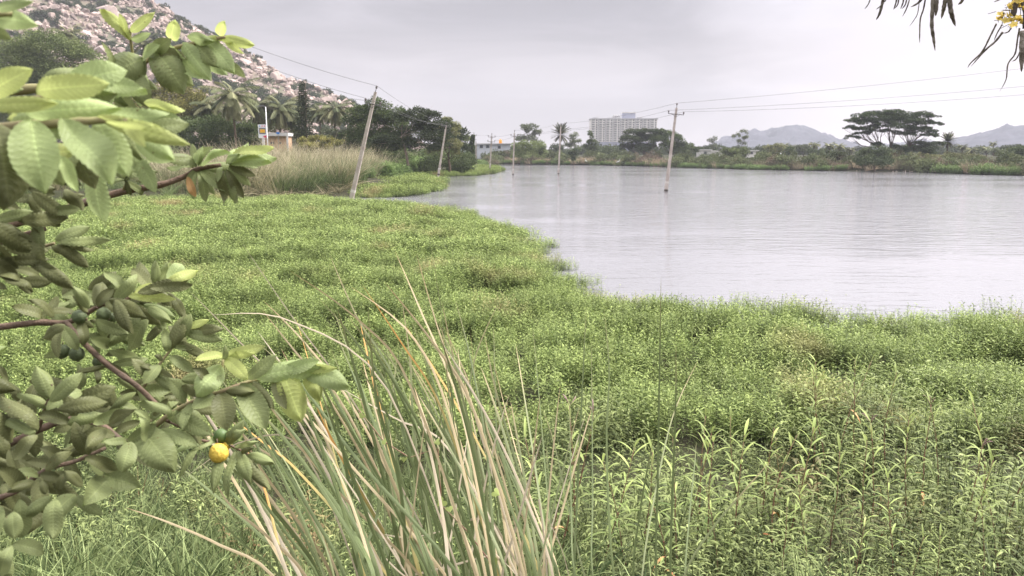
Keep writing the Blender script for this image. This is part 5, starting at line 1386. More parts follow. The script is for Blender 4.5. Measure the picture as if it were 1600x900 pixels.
# ------------------------------------------------------------------ tall single weeds
WS = plain('red_stem', (.20, .07, .06), .6, .3, .4, 20, c2=(.26, .22, .12))
WL = foliage('willow_weed_leaf', (.10, .15, .05), (.46, .54, .19), .3, .45)
WO = plain('withered_leaf', (.60, .22, .10), .6, .3, .3, 12, c2=(.62, .42, .18))
WP = plain('pink_spike', (.42, .27, .27), .7, .2, .3, 40)
def tall_weed(seed, H, nleaf, spike, withered):
    r = np.random.default_rng(seed)
    root = empty('tall_weed', (0, 0, 0)); 
    mb = MB(); pts = []; p = Vector((0, 0, -.1)); d = Vector((r.normal()*.1, r.normal()*.1, 1))
    for k in range(8):
        pts.append(p.copy()); p = p+d.normalized()*((H+.1)/7); d += Vector((r.normal()*.07, r.normal()*.07, 0))
    mb.tube(pts, [.0055-.0005*k for k in range(8)], 6); 
    for k in range(1, 7): mb.tube([pts[k]-Vector((0, 0, .006)), pts[k]+Vector((0, 0, .006))], .0075-.0005*k, 6)
    part('stem', mb, WS, root, True)
    n = nleaf; t = np.linspace(.3, 1, n); f = t*7; i = np.minimum(f.astype(int), 6); PP = np.array([tuple(q) for q in pts]); c = PP[i]*(1-(f-i))[:, None]+PP[i+1]*(f-i)[:, None] if False else np.array([PP[min(a, 6)]*(1-(b-a))+PP[min(a+1, 7)]*(b-a) for a, b in zip(i, f)])
    az = np.arange(n)*2.3+r.random(); el = .62+.35*t**3+r.normal(size=n)*.15
    d = np.stack([np.cos(az)*np.cos(el), np.sin(az)*np.cos(el), np.sin(el)], 1)
    V, F, A, T = ribbons(c, d, np.tile([0, 0, 1.], (n, 1)), (.19+.10*r.random(n))*(1.1-.35*t), .012+.007*r.random(n), np.tile([0, 0, -.52], (n, 1))*(1.3-t[:, None]*.6), segs=6,
                         prof=np.array([.25, .8, 1, .95, .7, .4, .04]), cols=3, fold=.35, rnd=np.clip(t*.8+r.normal(size=n)*.15, 0, 1))
    link('leaves', mesh_np('leaves', V, F, True, {'rnd': A}), WL, root)
    if spike:
        for k in range(spike):
            mb = MB(); e = Vector(pts[-1]); dd = Vector((r.normal()*.35, r.normal()*.35, 1)).normalized(); L_ = .03+.025*r.random()
            q = [e, e+dd*.04, e+dd*(.04+L_*.5)+Vector((.006, 0, 0)), e+dd*(.04+L_)+Vector((.02, 0, -.01))]
            mb.tube(q, [.001, .0032, .0034, .0015], 7); part('flower_spike', mb, WP, root, True)
    if withered:
        e = pts[2]; V, F, A, T = ribbons(np.array([tuple(e), tuple(pts[3])]), np.array([[.9, -.4, .3], [-.5, -.8, .2]]), np.array([[0, 0, 1.], [0, 0, 1.]]), .14, .02, np.array([[0, 0, -.8], [0, 0, -.9]]), segs=6, prof=np.array([.25, .8, 1, .95, .7, .4, .04]), cols=3, fold=.5)
        link('withered_leaf', mesh_np('withered_leaf', V, F, True, {'rnd': A}), WO, root)
    return root
ORD = ['first', 'second', 'third', 'fourth', 'fifth', 'sixth', 'seventh', 'eighth', 'ninth', 'tenth', 'eleventh', 'twelfth', 'thirteenth', 'fourteenth', 'fifteenth', 'sixteenth', 'seventeenth', 'eighteenth', 'nineteenth', 'twentieth', 'twenty-first', 'twenty-second', 'twenty-third']
def weeds():
    kinds = {}
    # (px, py of the tip, ground distance, kind)
    S = [(880, 640, 5.4, 2), (868, 690, 5.0, 0), (905, 648, 5.8, 2), (1010, 700, 5.3, 0), (1068, 690, 5.0, 1), (1075, 668, 5.6, 0), (1098, 662, 5.8, 0), (1118, 690, 5.3, 1), (1150, 682, 5.4, 1), (1165, 660, 6.0, 0),
         (1196, 668, 5.7, 1), (1216, 690, 5.3, 3), (1245, 672, 5.5, 0), (1283, 572, 8.4, 1), (1300, 580, 8.2, 0), (1325, 562, 8.6, 3), (1348, 566, 8.4, 1), (1398, 575, 8.2, 0), (1310, 700, 5.4, 0), (1365, 690, 5.5, 1),
         (1375, 655, 6.1, 2), (1430, 668, 5.9, 0), (1452, 640, 6.4, 3), (1480, 632, 6.6, 2), (1410, 745, 4.9, 0), (1340, 810, 4.6, 1), (1440, 825, 4.5, 0), (1472, 832, 4.5, 0), (1502, 690, 5.7, 2), (1540, 705, 5.4, 0),
         (1570, 640, 6.4, 1), (1592, 648, 6.2, 0), (1545, 800, 4.7, 0), (1578, 760, 5.0, 1), (1130, 770, 4.9, 0), (1050, 760, 4.8, 3), (985, 720, 5.0, 1), (940, 700, 5.2, 0), (1290, 455, 21.0, 4), (1315, 460, 20.5, 4), (1205, 455, 21, 4), (855, 700, 4.8, 3),
         (690, 820, 4.4, 0), (1225, 800, 4.7, 1), (1270, 770, 4.9, 0)]
    lab = {0: 'tall knotweed with drooping willow-like leaves in the near weeds', 1: 'tall knotweed with a bare reddish stem and narrow leaves',
           2: 'tall knotweed tipped with small pink flower spikes', 3: 'knotweed with an orange withered leaf low on its red stem', 4: 'lone stalk sticking up against the water'}
    par = {0: (.85, 22, 0, False), 1: (.90, 17, 0, False), 2: (.85, 16, 3, False), 3: (.80, 16, 0, True), 4: (.9, 10, 0, False)}
    protos = {}
    r = random.Random(3)
    for i, (px, py, Yd, k) in enumerate(S):
        var = (k, i % 3)
        if var not in protos:
            o = tall_weed(700+k*10+i % 3, *par[k]); protos[var] = o
        else: o = copy_tree(protos[var])
        t = P(px, py, Yd); gz0 = max(ground_z(t.x, Yd), 0)
        sc_ = max(.45, min(1.3, (t.z-gz0)/par[k][0]))
        o.location = (t.x, Yd, t.z-par[k][0]*sc_*.97); o.rotation_euler = (0, 0, r.uniform(0, 6.28)); o.scale = (max(sc_, .8),)*2+(sc_,)
        ks = sorted(q[0] for q in S if q[3] == k); nth = ks.index(px)
        tag(o, '%s, %s from the left' % (lab[k], ORD[nth]), 'weed', {0: 'drooping-leaved knotweeds', 1: 'red-stemmed knotweeds', 2: 'pink-spiked knotweeds', 3: 'knotweeds with a withered orange leaf', 4: 'lone stalks at the edge of the weed mat'}[k])
weeds()
def arrow_vine():
    root = empty('climbing_vine', (0.25, 2.3, ground_z(.25, 2.3)), 'small climbing vine with heart-shaped light green leaves among the foreground reeds', 'vine')
    spots = [(690, 785, 20), (775, 770, 17), (683, 690, 14), (770, 880, 22), (600, 690, 15), (632, 718, 12), (565, 650, 12), (702, 795, 14)]
    mb = MB(); mb.tube([PD(a, b, 2.62) for a, b in [(770, 960), (775, 890), (730, 830), (690, 790), (684, 700), (640, 715), (600, 690), (560, 640)]], .0022, 5); part('stem', mb, WS, root)
    for i, (a, b, s) in enumerate(spots):
        c = PD(a, b, 2.6); k = s/FPX*2.6/2*.85; r = random.Random(i)
        V = []; rr = 18
        for q in range(rr):
            an = 2*PI*q/rr; x = 16*math.sin(an)**3/16; y = (13*math.cos(an)-5*math.cos(2*an)-2*math.cos(3*an)-math.cos(4*an))/16
            V.append((x*k, abs(x)*k*.25, y*k))
        V.append((0, .0, 0))
        rot = Matrix.Rotation(r.uniform(-1.2, 1.2), 3, 'Y') @ Matrix.Rotation(r.uniform(-1.0, .2), 3, 'X') @ Matrix.Rotation(r.uniform(-1.1, 1.1), 3, 'Z') @ Matrix.Rotation(PI*.0, 3, 'Z')
        V = [tuple(c+rot @ Vector((x, y, -z))*-1) if False else tuple(c+rot @ Vector((x, y, z))) for x, y, z in V]
        mb = MB(); mb.add(V, [(q, (q+1) % rr, rr) for q in range(rr)], .8)
        part('leaf', mb, WL, root, True)
arrow_vine()
# ------------------------------------------------------------------ guava tree (leaves close to the camera)
NV = 12
def guava_mat(name, top, vein, back, transl=.28, rough=.45, blem=.0):
    m, N, L = nodes(name)
    out = N('ShaderNodeOutputMaterial')
    at = N('ShaderNodeAttribute'); at.attribute_name = 'uvw'
    sep = N('ShaderNodeSeparateXYZ'); L(at.outputs['Vector'], sep.inputs[0])
    def M(op, a, b=None, c=None):
        q = N('ShaderNodeMath'); q.operation = op
        for i, v in enumerate((a, b, c)):
            if v is None: continue
            if isinstance(v, (int, float)): q.inputs[i].default_value = v
            else: L(v, q.inputs[i])
        return q.outputs[0]
    av = M('ABSOLUTE', sep.outputs[1])
    wn = N('ShaderNodeTexNoise'); wn.inputs['Scale'].default_value = 3.0; L(at.outputs['Vector'], wn.inputs[0])
    ph = M('MULTIPLY', M('ADD', M('SUBTRACT', sep.outputs[0], M('MULTIPLY', av, .17)), M('MULTIPLY', wn.outputs[0], .10)), 2*PI*NV)
    lv = M('POWER', M('ADD', M('MULTIPLY', M('COSINE', ph), .5), .5), 14)
    lv = M('MULTIPLY', lv, M('SUBTRACT', 1.0, M('MULTIPLY', av, .55)))
    mr = N('ShaderNodeMapRange'); mr.inputs['From Min'].default_value = .085; mr.inputs['From Max'].default_value = .02; L(av, mr.inputs[0])
    vein_m = M('MAXIMUM', M('MULTIPLY', lv, .60), M('MULTIPLY', mr.outputs[0], .8))
    geo = N('ShaderNodeNewGeometry')
    no = N('ShaderNodeTexNoise'); no.inputs['Scale'].default_value = 22; no.inputs['Detail'].default_value = 5; L(geo.outputs['Position'], no.inputs[0])
    nr = N('ShaderNodeMapRange'); nr.inputs['From Min'].default_value = .35; nr.inputs['From Max'].default_value = .65; nr.inputs['To Min'].default_value = .82; nr.inputs['To Max'].default_value = 1.15; L(no.outputs[0], nr.inputs[0])
    mx = N('ShaderNodeMix'); mx.data_type = 'RGBA'; L(vein_m, mx.inputs[0]); setc(mx.inputs[6], top); setc(mx.inputs[7], vein)
    mb = N('ShaderNodeMix'); mb.data_type = 'RGBA'; L(geo.outputs['Backfacing'], mb.inputs[0]); L(mx.outputs[2], mb.inputs[6]); 
    mk = N('ShaderNodeMix'); mk.data_type = 'RGBA'; L(vein_m, mk.inputs[0]); setc(mk.inputs[6], back); setc(mk.inputs[7], tuple(min(1, v*1.35) for v in back)); L(mk.outputs[2], mb.inputs[7])
    hs = N('ShaderNodeHueSaturation'); L(mb.outputs[2], hs.inputs['Color']); 
    val = M('MULTIPLY', nr.outputs[0], M('ADD', M('MULTIPLY', sep.outputs[2], .35), .82)); L(val, hs.inputs['Value'])
    # small rust spots and scars
    n2 = N('ShaderNodeTexVoronoi'); n2.inputs['Scale'].default_value = 120; L(geo.outputs['Position'], n2.inputs[0])
    n3 = N('ShaderNodeTexNoise'); n3.inputs['Scale'].default_value = 14; L(geo.outputs['Position'], n3.inputs[0])
    sp = M('MULTIPLY', M('LESS_THAN', n2.outputs['Distance'], .10), M('GREATER_THAN', n3.outputs[0], .56))
    ms0 = N('ShaderNodeMix'); ms0.data_type = 'RGBA'; L(M('MULTIPLY', sp, .7), ms0.inputs[0]); L(hs.outputs[0], ms0.inputs[6]); setc(ms0.inputs[7], (.16, .11, .05))
    col = ms0.outputs[2]
    h = M('ADD', M('MULTIPLY', lv, -1.0), M('MULTIPLY', no.outputs[0], .6))
    n4 = N('ShaderNodeTexNoise'); n4.inputs['Scale'].default_value = 260; n4.inputs['Detail'].default_value = 2; L(geo.outputs['Position'], n4.inputs[0])
    h = M('ADD', h, M('MULTIPLY', n4.outputs[0], .5))
    bp = N('ShaderNodeBump'); bp.inputs['Strength'].default_value = .6; bp.inputs['Distance'].default_value = .0008; L(h, bp.inputs['Height'])
    pb = N('ShaderNodeBsdfPrincipled'); L(col, pb.inputs['Base Color']); pb.inputs['Roughness'].default_value = rough; pb.inputs['Specular IOR Level'].default_value = .22; L(bp.outputs[0], pb.inputs['Normal'])
    tr = N('ShaderNodeBsdfTranslucent'); L(col, tr.inputs[0]); ms = N('ShaderNodeMixShader'); ms.inputs[0].default_value = transl
    L(pb.outputs[0], ms.inputs[1]); L(tr.outputs[0], ms.inputs[2]); L(ms.outputs[0], out.inputs[0])
    return m
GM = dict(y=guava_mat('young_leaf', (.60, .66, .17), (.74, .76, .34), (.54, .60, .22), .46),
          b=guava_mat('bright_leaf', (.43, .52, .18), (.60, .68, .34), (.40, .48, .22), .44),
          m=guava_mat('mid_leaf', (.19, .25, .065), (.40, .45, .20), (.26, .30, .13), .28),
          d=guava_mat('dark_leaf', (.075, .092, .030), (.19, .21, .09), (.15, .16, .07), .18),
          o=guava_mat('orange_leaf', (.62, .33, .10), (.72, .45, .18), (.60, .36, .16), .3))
GB = plain('guava_bark', (.22, .15, .11), .8, .15, .35, 30, c2=(.12, .09, .07), bump=.3, bscale=80)
GB2 = plain('green_twig', (.28, .26, .12), .7, .3, .3, 30, c2=(.20, .15, .09))

def guava_leaf(base, tip, wr=.45, roll=0.0, bow=.12, fold=.25, seed=0, up=.25):
    r = np.random.default_rng(seed)
    b = np.array(tuple(base)); t = np.array(tuple(tip)); D = t-b; L = np.linalg.norm(D); D = D/L
    tc = np.array([0, 0, CAMZ])-(b+t)/2; tc = tc/np.linalg.norm(tc)
    N_ = tc*(1-up)+np.array([0, 0, 1.0])*up
    N_ = N_-D*N_.dot(D); N_ = N_/max(np.linalg.norm(N_), 1e-6)
    S = np.cross(D, N_)
    a = R(roll); N2 = N_*math.cos(a)+S*math.sin(a); S2 = np.cross(D, N2)
    nu, nv = 50, 8
    u = np.linspace(0, 1, nu+1)[:, None]; v = np.linspace(-1, 1, nv+1)[None, :]
    hw = L*wr/2*np.clip(1-np.abs(2*u-1)**2.2, 0, 1)**np.where(u < .5, .60, .60+.34*(2*u-1))*(.84+.16*u-.10*u*u)*.94
    hw = hw*(1+.02*np.sin(u*2*PI*NV/1.0))
    asym = 1+.06*r.normal()*np.sign(v)
    yy = v*hw*asym
    ph = 2*PI*NV*(u-.17*np.abs(v))
    cor = .0042*L/.1*.10*np.cos(ph)*np.sqrt(np.abs(v))*np.sin(PI*u)**.5*-1.0
    bend = bow*L*4*u*(1-u)*(1+.3*r.normal())+.05*L*r.normal()*np.sin(u*6.28)
    curl = -(.14+.22*r.random())*L*wr*(np.abs(v)**2.2)*(r.random()*1.9-.4)*(.5+u)
    hh = fold*np.abs(yy)+curl+cor*5.5+.006*L/.1*np.sin(u*5+r.random()*6)*v*.5+bend
    Vv = b[None, None, :]+D*(L*u[..., None])+S2*yy[..., None]+N2*hh[..., None]
    stem = .0
    Vv = Vv.reshape(-1, 3)
    idx = np.arange((nu+1)*(nv+1)).reshape(nu+1, nv+1)
    F = np.stack([idx[:-1, :-1], idx[:-1, 1:], idx[1:, 1:], idx[1:, :-1]], -1).reshape(-1, 4)
    # the outer face must look towards N2
    uvw = np.stack([np.broadcast_to(u, (nu+1, nv+1)).ravel(), np.broadcast_to(v, (nu+1, nv+1)).ravel(), np.full((nu+1)*(nv+1), r.random())], 1)
    return Vv, F[:, ::-1], uvw

trunk_foot = Vector((-1.75, .75, ground_z(-1.75, .75)))
guava = empty('guava_tree', trunk_foot, 'guava tree with broad ribbed leaves, small green fruit and yellow guavas, at the left', 'tree')
leaf_jobs = []     # (branch index, V, F, uvw, tone, pixel area)
branches = []
seedc = [0]
def add_leaf(bi, base, tip, tone, wr=.45, roll=0.0, **k):
    seedc[0] += 1
    V, F, uvw = guava_leaf(base, tip, wr, roll, seed=seedc[0]*13+5, **k)
    c = (np.array(tuple(base))+np.array(tuple(tip)))/2
    dist = np.linalg.norm(c-np.array([0, 0, CAMZ])); L = (Vector(tip)-Vector(base)).length
    px = (c[0]/max(c[1], .05))*FPX+800
    area = (L/dist)**2*wr*(1 if px > -60 else .01)
    leaf_jobs.append((bi, V, F, uvw, tone, area))
def lf(bi, bx, by, tx, ty, d, tone, wr=.45, roll=0.0, dt=0.0, **k):
    add_leaf(bi, PD(bx, by, d), PD(tx, ty, d+dt), tone, wr, roll, **k)
def branch(pts, r0, r1, bark='b', name='branch', back=0.0):
    P3 = [PD(p[0], p[1], p[2]+back) if not isinstance(p, Vector) else p for p in pts]
    mb = MB(); n = len(P3)
    # smooth
    Q = []
    for i in range(n-1):
        p0 = P3[max(i-1, 0)]; p1 = P3[i]; p2 = P3[i+1]; p3 = P3[min(i+2, n-1)]
        for u in (0, .25, .5, .75):
            Q.append(.5*((2*p1)+(p2-p0)*u+(2*p0-5*p1+4*p2-p3)*u*u+(-p0+3*p1-3*p2+p3)*u**3))
    Q.append(P3[-1])
    m = len(Q)
    mb.tube(Q, [(r0*.62+(r1*.75-r0*.62)*(i/(m-1))**.7)*(1.2 if i % 7 == 3 else 1) for i in range(m)], 8)
    o = part(name, mb, GB if bark == 'b' else GB2, guava, True)
    branches.append(o); return len(branches)-1, Q
def twig(pts, r0, r1, n, L, tones, bark='g', wr=.46, start=.15, seed=0, roll=25, grav=.25, spread=.9, tipset=True, bi=None):
    if bi is None:
        bi, Q = branch(pts, r0, r1, bark)
    r = random.Random(seed*31+7)
    for k in range(n):
        t = start+(1-start)*(k+.5)/n
        f = t*(len(Q)-1); i = min(int(f), len(Q)-2); c = Q[i].lerp(Q[i+1], f-i); ax = (Q[min(i+1, len(Q)-1)]-Q[max(i-1, 0)]).normalized()
        tc = (Vector((0, 0, CAMZ))-c).normalized()
        a = ax.cross(tc).normalized(); b = ax.cross(a).normalized()
        an = (k % 2)*(PI/2)*.8+r.uniform(-.35, .35)
        s = a*math.cos(an)+b*math.sin(an)
        for sg in (-1, 1):
            l = L*r.uniform(.75, 1.15)*(1.0 if t < .8 else .8)
            d = (ax*(.35+.5*t)+s*sg*spread+Vector((0, 0, -grav-r.uniform(0, .25)))).normalized()
            tone = tones[min(int(t*len(tones)), len(tones)-1)] if isinstance(tones, str) else tones
            add_leaf(bi, c+d*.006, c+d*l, tone, wr*r.uniform(.85, 1.1), r.uniform(-roll, roll), bow=r.uniform(.02, .2), fold=r.uniform(.05, .45), up=r.uniform(.25, .7))
    if tipset:
        e = Q[-1]; ax = (Q[-1]-Q[-3]).normalized()
        for k in range(2):
            d = (ax+Vector((r.uniform(-.4, .4), r.uniform(-.3, .3), r.uniform(-.1, .4)))).normalized()
            add_leaf(bi, e, e+d*L*.5, tones[-1], .34, r.uniform(-40, 40), bow=.1, fold=.5)
    return bi, Q

# main limbs from the trunk (left of the picture)
mb = MB()
tt_ = [trunk_foot-Vector((0, 0, .2)), trunk_foot+Vector((.05, .03, .5)), trunk_foot+Vector((.02, .1, 1.1)), trunk_foot+Vector((.12, .1, 1.9)), trunk_foot+Vector((.2, .12, 2.5))]
mb.tube(tt_, [.075, .06, .05, .042, .03], 10); part('trunk', mb, GB, guava, True)
J0, J1, J2 = tt_[2], tt_[3], tt_[4]
# A: upper shoot across the granite slope
bA, Q = branch([J2, (-260, 190, 1.25), (-60, 150, 1.05), (100, 135, 1.0), (180, 130, .98), (215, 105, .97), (245, 85, .97), (285, 72, .96), (330, 62, .95), (352, 58, .95)], .012, .0022, 'g')
bA2, Q = branch([(212, 108, .97), (208, 88, .965), (204, 62, .96), (203, 46, .96)], .0030, .0018, 'g')
A = [(bA2, 205, 62, 163, 14, 'y', .42, 20), (bA2, 203, 50, 240, 21, 'y', .34, 30), (bA2, 206, 63, 236, 51, 'b', .34, 30), (bA2, 204, 60, 186, 22, 'y', .30, -40),
     (bA, 228, 92, 162, 121, 'm', .86, -5), (bA, 178, 128, 160, 66, 'm', .34, 45), (bA, 206, 112, 230, 166, 'm', .66, 15), (bA, 241, 78, 287, 143, 'm', .72, 0), (bA, 240, 84, 262, 143, 'd', .5, 40),
     (bA, 222, 96, 250, 70, 'b', .5, -30), (bA, 246, 78, 290, 92, 'd', .5, 20), (bA, 268, 62, 272, 34, 'y', .62, 0), (bA, 262, 68, 318, 123, 'b', .30, 45), (bA, 285, 66, 327, 123, 'b', .50, 10),
     (bA, 300, 62, 340, 105, 'm', .5, 20), (bA, 318, 58, 366, 114, 'b', .52, 0), (bA, 292, 56, 332, 64, 'b', .5, 30), (bA, 345, 60, 394, 69, 'y', .36, 15), (bA, 343, 56, 350, 35, 'y', .55, 0), (bA, 348, 60, 320, 60, 'y', .40, 20),
     (bA, 350, 60, 382, 84, 'y', .30, 40), (bA, 340, 85, 383, 121, 'm', .34, 30), (bA, 240, 82, 268, 60, 'm', .6, 20), (bA, 150, 132, 105, 118, 'm', .5, 30), (bA, 130, 134, 168, 160, 'd', .5, 20), (bA, 172, 128, 215, 138, 'd', .5, 50)]
for (bi, a, b, c, d, tn, w, rl) in A: lf(bi, a, b, c, d, .96, tn, w, rl, dt=-.02, bow=.08 if tn != 'm' else .14)
# B: blurred leaves nearest to the lens
bB, Q = branch([J2, (-300, 240, .9), (-90, 215, .66), (30, 197, .60), (110, 192, .56), (160, 188, .55), (200, 190, .54)], .010, .0022, 'g')
bB2, Q = branch([J2, (-300, 150, .9), (-60, 165, .64), (20, 160, .60), (80, 150, .58)], .008, .0025, 'g')
B = [(bB2, -25, 150, 49, 108, 'y', .52, 10, .60), (bB2, 58, 142, 170, 131, 'y', .44, 15, .56), (bB2, -20, 165, 88, 161, 'y', .30, 20, .56), (bB2, 40, 178, 185, 168, 'b', .34, 10, .58), (bB2, -30, 130, 35, 140, 'm', .5, 30, .66),
     (bB, 48, 188, 72, 304, 'b', .66, 5, .56), (bB, 96, 186, 176, 292, 'b', .52, -5, .53), (bB, 150, 186, 196, 270, 'b', .62, 10, .56), (bB, 152, 182, 296, 226, 'y', .24, 20, .55), (bB, 196, 192, 228, 230, 'y', .40, 10, .52),
     (bB, 215, 205, 268, 246, 'b', .50, 10, .60), (bB, -10, 190, 14, 318, 'd', .72, -10, .56), (bB, 20, 200, -20, 300, 'd', .6, 20, .62), (bB, 110, 200, 147, 295, 'd', .50, 20, .68), (bB, 60, 160, 180, 172, 'm', .4, 30, .64),
     (bB, 160, 176, 262, 180, 'b', .30, 35, .62), (bB, 190, 188, 262, 206, 'y', .28, 30, .55), (bB, 165, 190, 238, 196, 'y', .22, 50, .50), (bB, 120, 185, 110, 150, 'b', .45, 40, .60), (bB, 55, 240, 130, 290, 'd', .5, 30, .72),
     (bB2, -20, 25, 56, 38, 'b', .50, 10, .62), (bB2, -10, 15, 50, 2, 'b', .30, 20, .60), (bB2, -40, 30, 20, 62, 'm', .5, 20, .64), (bB2, 10, 170, 60, 200, 'm', .5, 30, .70), (bB, 232, 165, 286, 194, 'b', .42, 30, .80), (bB, 224, 160, 284, 176, 'y', .38, 40, .80)]
for (bi, a, b, c, d, tn, w, rl, z) in B: lf(bi, a, b, c, d, z, tn, w, rl, dt=-.015, bow=.10)
bB3, Q = branch([PD(-60, 165, .64), (-80, 90, .63), (-30, 30, .62), (20, 22, .61)], .004, .002, 'g')
# C: bare purple-brown limb with the star-shaped cluster in front of the reed bed
bC, Q = branch([J1, (-280, 420, 1.5), (-80, 372, 1.35), (60, 340, 1.28), (122, 320, 1.24), (190, 300, 1.22), (250, 289, 1.2), (290, 275, 1.2), (310, 264, 1.19), (345, 258, 1.18)], .013, .004)
cl = [(262, 243, 'm'), (260, 262, 'm'), (300, 224, 'm'), (318, 228, 'b'), (334, 229, 'm'), (353, 234, 'b'), (290, 290, 'm'), (302, 312, 'm'), (322, 316, 'm'), (336, 304, 'm'), (352, 300, 'm'), (374, 262, 'm')]
for a, b, tn in cl: lf(bC, 308+(a-308)*.10, 262+(b-262)*.10, a, b, 1.19, tn, .36, random.uniform(-30, 30), dt=random.uniform(-.05, .03), bow=.12)
cl = [(388, 222, 'b'), (428, 231, 'y'), (432, 246, 'b'), (390, 250, 'm'), (404, 262, 'm'), (420, 250, 'b'), (368, 318, 'm'), (381, 310, 'd'), (350, 318, 'd'), (392, 290, 'm'), (340, 285, 'm'), (400, 275, 'd'), (372, 240, 'b')]
for a, b, tn in cl: lf(bC, 350+(a-350)*.15, 257+(b-257)*.15, a, b, 1.17, tn, .36, random.uniform(-30, 30), dt=random.uniform(-.05, .03), bow=.12)
lf(bC, 293, 276, 306, 308, 1.17, 'o', .42, 15, bow=.2)
bC2, Q = branch([(190, 300, 1.22), (196, 290, 1.21), (197, 278, 1.2)], .003, .002, 'g')
for a, b, tn in [(176, 254, 'm'), (200, 252, 'm'), (224, 262, 'm'), (246, 268, 'm'), (222, 284, 'd'), (168, 285, 'm'), (205, 306, 'd'), (240, 250, 'm'), (222, 306, 'm'), (185, 262, 'b')]:
    lf(bC2, 197, 282, a, b, 1.2, tn, .36, random.uniform(-35, 35), dt=random.uniform(-.04, .03), bow=.15)
# D: dark leaves at the left edge
bD, Q = branch([J1, (-260, 470, 1.3), (-60, 400, 1.0), (20, 372, .9), (70, 358, .86)], .008, .003)
for a, b, c, d, tn, w, rl in [(-20, 345, 54, 394, 'd', .5, 10), (10, 332, 50, 348, 'd', .4, 20), (30, 345, 106, 341, 'd', .42, 20), (50, 300, 108, 342, 'd', .42, 10), (-10, 345, 52, 330, 'm', .4, 20), (-20, 400, 30, 440, 'd', .5, 10), (2, 408, 78, 405, 'd', .34, 20), (50, 404, 116, 452, 'd', .36, 10),
                              (40, 402, 96, 430, 'd', .44, 30), (-30, 380, 18, 400, 'm', .45, 10), (52, 355, 76, 418, 'd', .4, 40), (60, 350, 64, 395, 'm', .55, 30), (-10, 420, 32, 440, 'd', .6, -20), (100, 296, 130, 330, 'd', .55, 20), (76, 330, 126, 326, 'm', .45, 20), (20, 360, 50, 378, 'd', .5, 30), (-20, 440, 12, 452, 'd', .5, 0),
                              (96, 310, 132, 305, 'd', .4, 30), (-30, 360, 30, 420, 'd', .45, 40)]:
    lf(bD, a, b, c, d, .86, tn, w, rl, dt=.0, bow=.1)
bD2, Q = branch([PD(20, 372, .9), (60, 385, .9), (85, 380, .89)], .003, .002, 'g')
for a, b, c, d, tn, w, rl in [(86, 376, 141, 354, 'm', .42, 10), (90, 378, 176, 375, 'm', .24, 20), (88, 382, 139, 418, 'd', .40, 10), (80, 384, 106, 400, 'd', .5, 30), (95, 380, 146, 392, 'd', .24, 40)]:
    lf(bD2, a, b, c, d, .92, tn, w, rl, bow=.08)
# E: fruiting branch in the middle left
bE, Q = branch([J1, (-300, 560, 1.5), (-60, 520, 1.2), (0, 511, 1.15), (60, 504, 1.13), (104, 504, 1.12), (135, 490, 1.12), (160, 476, 1.11), (200, 466, 1.1), (240, 452, 1.1)], .010, .0028)
E = [(70, 500, 19, 478, 'd', .44, 15), (85, 495, 47, 468, 'd', .42, 25), (110, 498, 52, 495, 'd', .30, 30), (118, 486, 72, 488, 'd', .32, 10), (100, 508, 66, 530, 'd', .62, 5), (97, 508, 122, 548, 'm', .50, 0), (140, 482, 114, 448, 'm', .44, 5), (138, 488, 118, 462, 'd', .5, 20),
     (150, 478, 160, 440, 'd', .55, 10), (152, 478, 178, 450, 'd', .55, 0), (160, 472, 192, 450, 'd', .5, 20), (165, 470, 200, 495, 'd', .4, 10), (172, 468, 231, 497, 'd', .42, 15), (180, 468, 205, 520, 'd', .42, 20), (200, 465, 230, 470, 'd', .45, 20), (155, 488, 166, 528, 'm', .42, 25),
     (200, 462, 275, 468, 'y', .28, 15), (210, 456, 246, 450, 'y', .42, 10), (215, 458, 290, 438, 'd', .32, 15), (235, 450, 302, 445, 'd', .32, 20), (230, 450, 218, 408, 'd', .46, 20), (240, 448, 245, 408, 'm', .42, 30), (236, 452, 206, 420, 'd', .5, 10), (250, 446, 262, 412, 'm', .42, 20), (258, 442, 311, 422, 'y', .34, 10), (262, 440, 284, 412, 'b', .55, 10), (262, 444, 300, 432, 'd', .4, 10),
     (225, 476, 276, 496, 'b', .36, 10), (230, 480, 266, 502, 'm', .44, 5), (205, 478, 252, 508, 'd', .42, 20), (190, 455, 162, 424, 'm', .5, 20), (180, 470, 215, 430, 'm', .5, 30), (150, 500, 200, 522, 'm', .42, 30), (118, 500, 150, 512, 'd', .45, 20), (100, 515, 90, 560, 'd', .4, 40),
     (218, 490, 170, 535, 'm', .5, 10), (140, 530, 168, 540, 'm', .5, 20), (230, 500, 200, 548, 'm', .5, 10), (170, 548, 220, 562, 'm', .34, 20), (165, 555, 196, 545, 'd', .4, 20)]
for a, b, c, d, tn, w, rl in E: lf(bE, a, b, c, d, 1.1+random.uniform(-.05, .05), tn, w, rl, dt=random.uniform(-.03, .03), bow=random.uniform(.05, .18))
# F: long straight limb down to the right
bF, Q = branch([(104, 504, 1.12), (125, 530, 1.1), (172, 573, 1.08), (215, 604, 1.07), (262, 648, 1.06), (300, 672, 1.05)], .0062, .004)
F_ = [(130, 540, 126, 500, 'd', .5, 20), (172, 570, 232, 560, 'm', .3, 20), (150, 556, 205, 590, 'd', .22, 20), (118, 582, 170, 572, 'd', .24, 20), (210, 606, 185, 590, 'm', .5, 10), (212, 612, 170, 640, 'm', .4, 20), (215, 604, 240, 640, 'm', .4, 20)]
for a, b, c, d, tn, w, rl in F_: lf(bF, a, b, c, d, 1.09, tn, w, rl, bow=.1)
